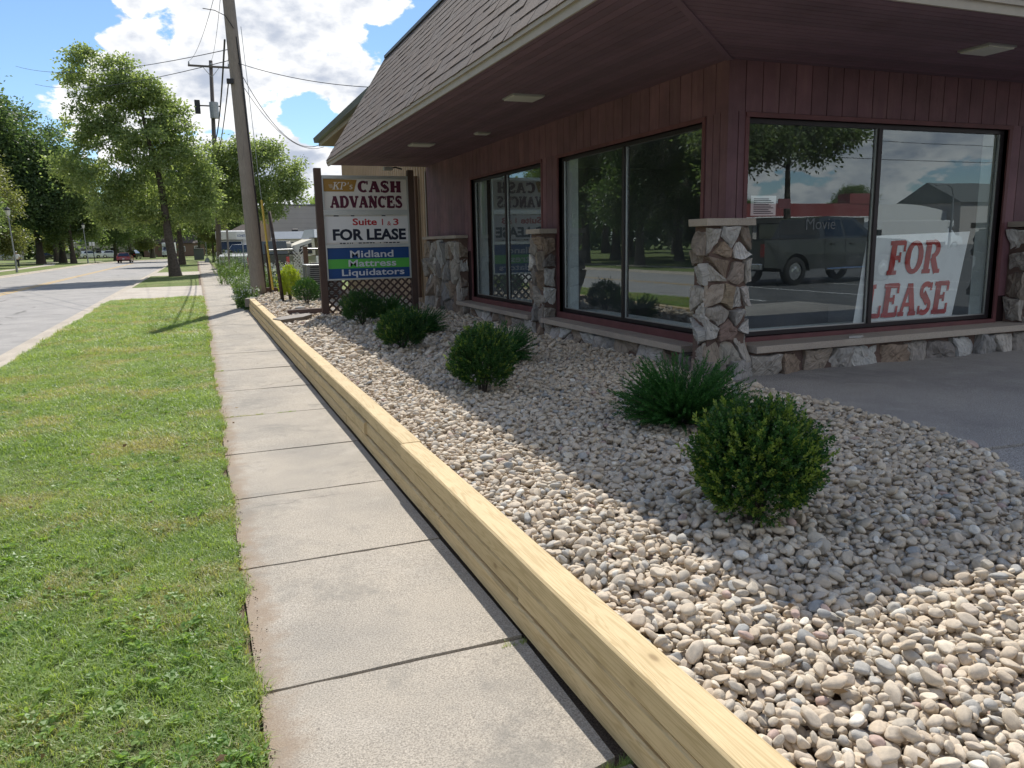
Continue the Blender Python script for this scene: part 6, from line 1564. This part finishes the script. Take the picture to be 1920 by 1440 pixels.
# ------------------------------------------------------------------ what stands behind the viewer, mirrored in the front window
M_band = plain('faded_red_band', (.23,.055,.055), .6, var=.15)
t = thing('red_band_store', 'flat roofed store with red fascia band beyond the lot, mirrored in the front window', 'building', (0,0,0))
MB().box(34, 55, -52, -40, 0, 3.3).build('wall', M_block, t); MB().box(33.5, 55.5, -52.5, -39.2, 3.301, 4.35).build('fascia_band', M_band, t)
MB().box(33.4, 55.6, -52.6, -39.1, 3.20, 3.29).build('fascia_stripe', M_white, t); MB().box(52.4, 55.2, -40.5, -39.15, 4.351, 5.2).build('sign_block', M_band, t)
for k in range(7):
    w_ = MB().box(35+k*2.8, 37.3+k*2.8, -39.99, -39.9, .5, 2.8).build('window', M_frame, t); MB().box(35.1+k*2.8, 37.2+k*2.8, -39.89, -39.85, .6, 2.7).build('pane', M_carglass, w_)
t = thing('depot_building', 'white vault roofed depot beyond the parking lot, mirrored in the front window', 'building', (0,0,0))
pts = [(70,0),(70,3.6)]+[(70+26*i/12, 3.6+1.9*math.sin(math.pi*i/12)) for i in range(1, 12)]+[(96,3.6),(96,0)]
MB().prism(pts, -76, -62).build('wall', M_white, t); MB().box(80, 90, -61.98, -61.9, 2.3, 3.2).build('sign_panel', M_brownsoff, t)
for k in range(3): MB().box(72+k*2.6, 74+k*2.6, -61.98, -61.92, .2, 2.6).build('loading_door', M_steel, t)
t = far_house('grey two storey house with white framed windows beyond the lot, mirrored in the front window', 92, 112, -70, 10, 5.6, M_block, M_dkroof, 6, None)
box_truck('white delivery truck crossing beyond the lot, mirrored in the front window', (66, -50, .02), R(8), 9)
T_lot = make_tree('park_tree', 'round leafed tree at the lot edge, mirrored in the front window', [(0,0,8.4,3.4,3.4,1.9),(-2.2,.5,7.2,2.2,2.2,1.4),(2.4,0,7.4,2.0,2.0,1.3),(0,0,10,2,2,1.2)], 8.5, .28, 120, 22000, .26, M_leaf_mid, 35, loc=(33.3, -25, 0), csp=.5)
dup(T_lot, (27.5, -24, 0), 2.0, 'second leafy tree at the lot edge, mirrored in the front window', .95)
dup(T_lot, (62, -66, 0), 1.0, 'low tree between the store and the depot behind the viewer', .55); dup(T_lot, (100, -86, 0), 3.0, 'tree behind the grey house behind the viewer', .85); dup(T_lot, (40, -62, 0), 3.0, 'tree rising over the red band store', .62)
t = thing('lot_lamp', 'curved arm street lamp beyond the lot, mirrored in the front window', 'street lamp', (68.2, -42, 0)); MB().tube([(0,0,0),(0,0,5.2),(-.3,0,6.0),(-1.0,0,6.35),(-1.9,0,6.3)], [.12,.08,.07,.06,.05], 8).build('pole', M_steel, t); MB().bbox(-2.5,-1.8,-.15,.15,6.2,6.34,.03).build('lamp_head', M_steel, t)
cable((10, -30, 9.0), (90, -28, 8.2), .6, .02, 'upper street cable behind the viewer, mirrored in the front window'); cable((10, -30, 8.0), (90, -28, 7.4), .9, .02, 'lower street cable behind the viewer, mirrored in the front window')

# ------------------------------------------------------------------ the walker
def walker():
    t = thing('person', 'person in white shirt, pale cap and dark trousers walking away on the park footpath', 'person', (-16.9, 92.0, -.03), R(4))
    def skinned(name, verts, edges, radii, mat, par):
        me = bpy.data.meshes.new(name); me.from_pydata(verts, edges, []); o = bpy.data.objects.new(name, me); link(o, par); me.materials.append(mat)
        m1 = o.modifiers.new('skin', 'SKIN'); o.modifiers.new('sub', 'SUBSURF').levels = 1; o.modifiers['sub'].render_levels = 2; m1.use_smooth_shade = True
        for i, r_ in enumerate(radii): me.skin_vertices[0].data[i].radius = (r_, r_)
        me.skin_vertices[0].data[0].use_root = True
        return o
    v = [(0,0,.95),(0,.02,1.15),(0,.03,1.36),(0,.05,1.47),(0,.08,1.55),(0,.10,1.65),
         (-.10,0,.88),(-.12,.10,.50),(-.12,.02,.09),(-.12,.16,.04), (.10,0,.88),(.12,-.06,.50),(.13,-.22,.14),(.13,-.10,.05),
         (-.19,.03,1.38),(-.27,.02,1.13),(-.20,.20,1.04),(-.15,.27,1.08), (.19,.03,1.38),(.27,.02,1.13),(.20,.20,1.04),(.15,.27,1.08)]
    e = [(0,1),(1,2),(2,3),(3,4),(4,5),(0,6),(6,7),(7,8),(8,9),(0,10),(10,11),(11,12),(12,13),(2,14),(14,15),(15,16),(16,17),(2,18),(18,19),(19,20),(20,21)]
    r_ = [.13,.13,.14,.055,.075,.085,.085,.06,.038,.035,.085,.06,.038,.035,.055,.04,.028,.035,.055,.04,.028,.035]
    skinned('body', v, e, r_, M_skin, t)
    skinned('shirt', [(0,0,.93),(0,.02,1.15),(0,.03,1.36),(-.20,.03,1.38),(-.27,.02,1.16),(.20,.03,1.38),(.27,.02,1.16),(0,.04,1.45)], [(0,1),(1,2),(2,3),(3,4),(2,5),(5,6),(2,7)], [.185,.18,.17,.08,.075,.08,.075,.07], M_white, t)
    skinned('trousers', [(0,0,.93),(-.10,0,.84),(-.12,.10,.50),(-.12,.02,.12),(.10,0,.84),(.12,-.06,.50),(.13,-.21,.17)], [(0,1),(1,2),(2,3),(0,4),(4,5),(5,6)], [.15,.115,.085,.065,.115,.085,.065], M_black, t)
    MB().tube([(0,.09,1.66),(0,.09,1.72),(0,.09,1.765)], [.098,.085,.03], 12).build('cap', M_white, t, True)
walker()
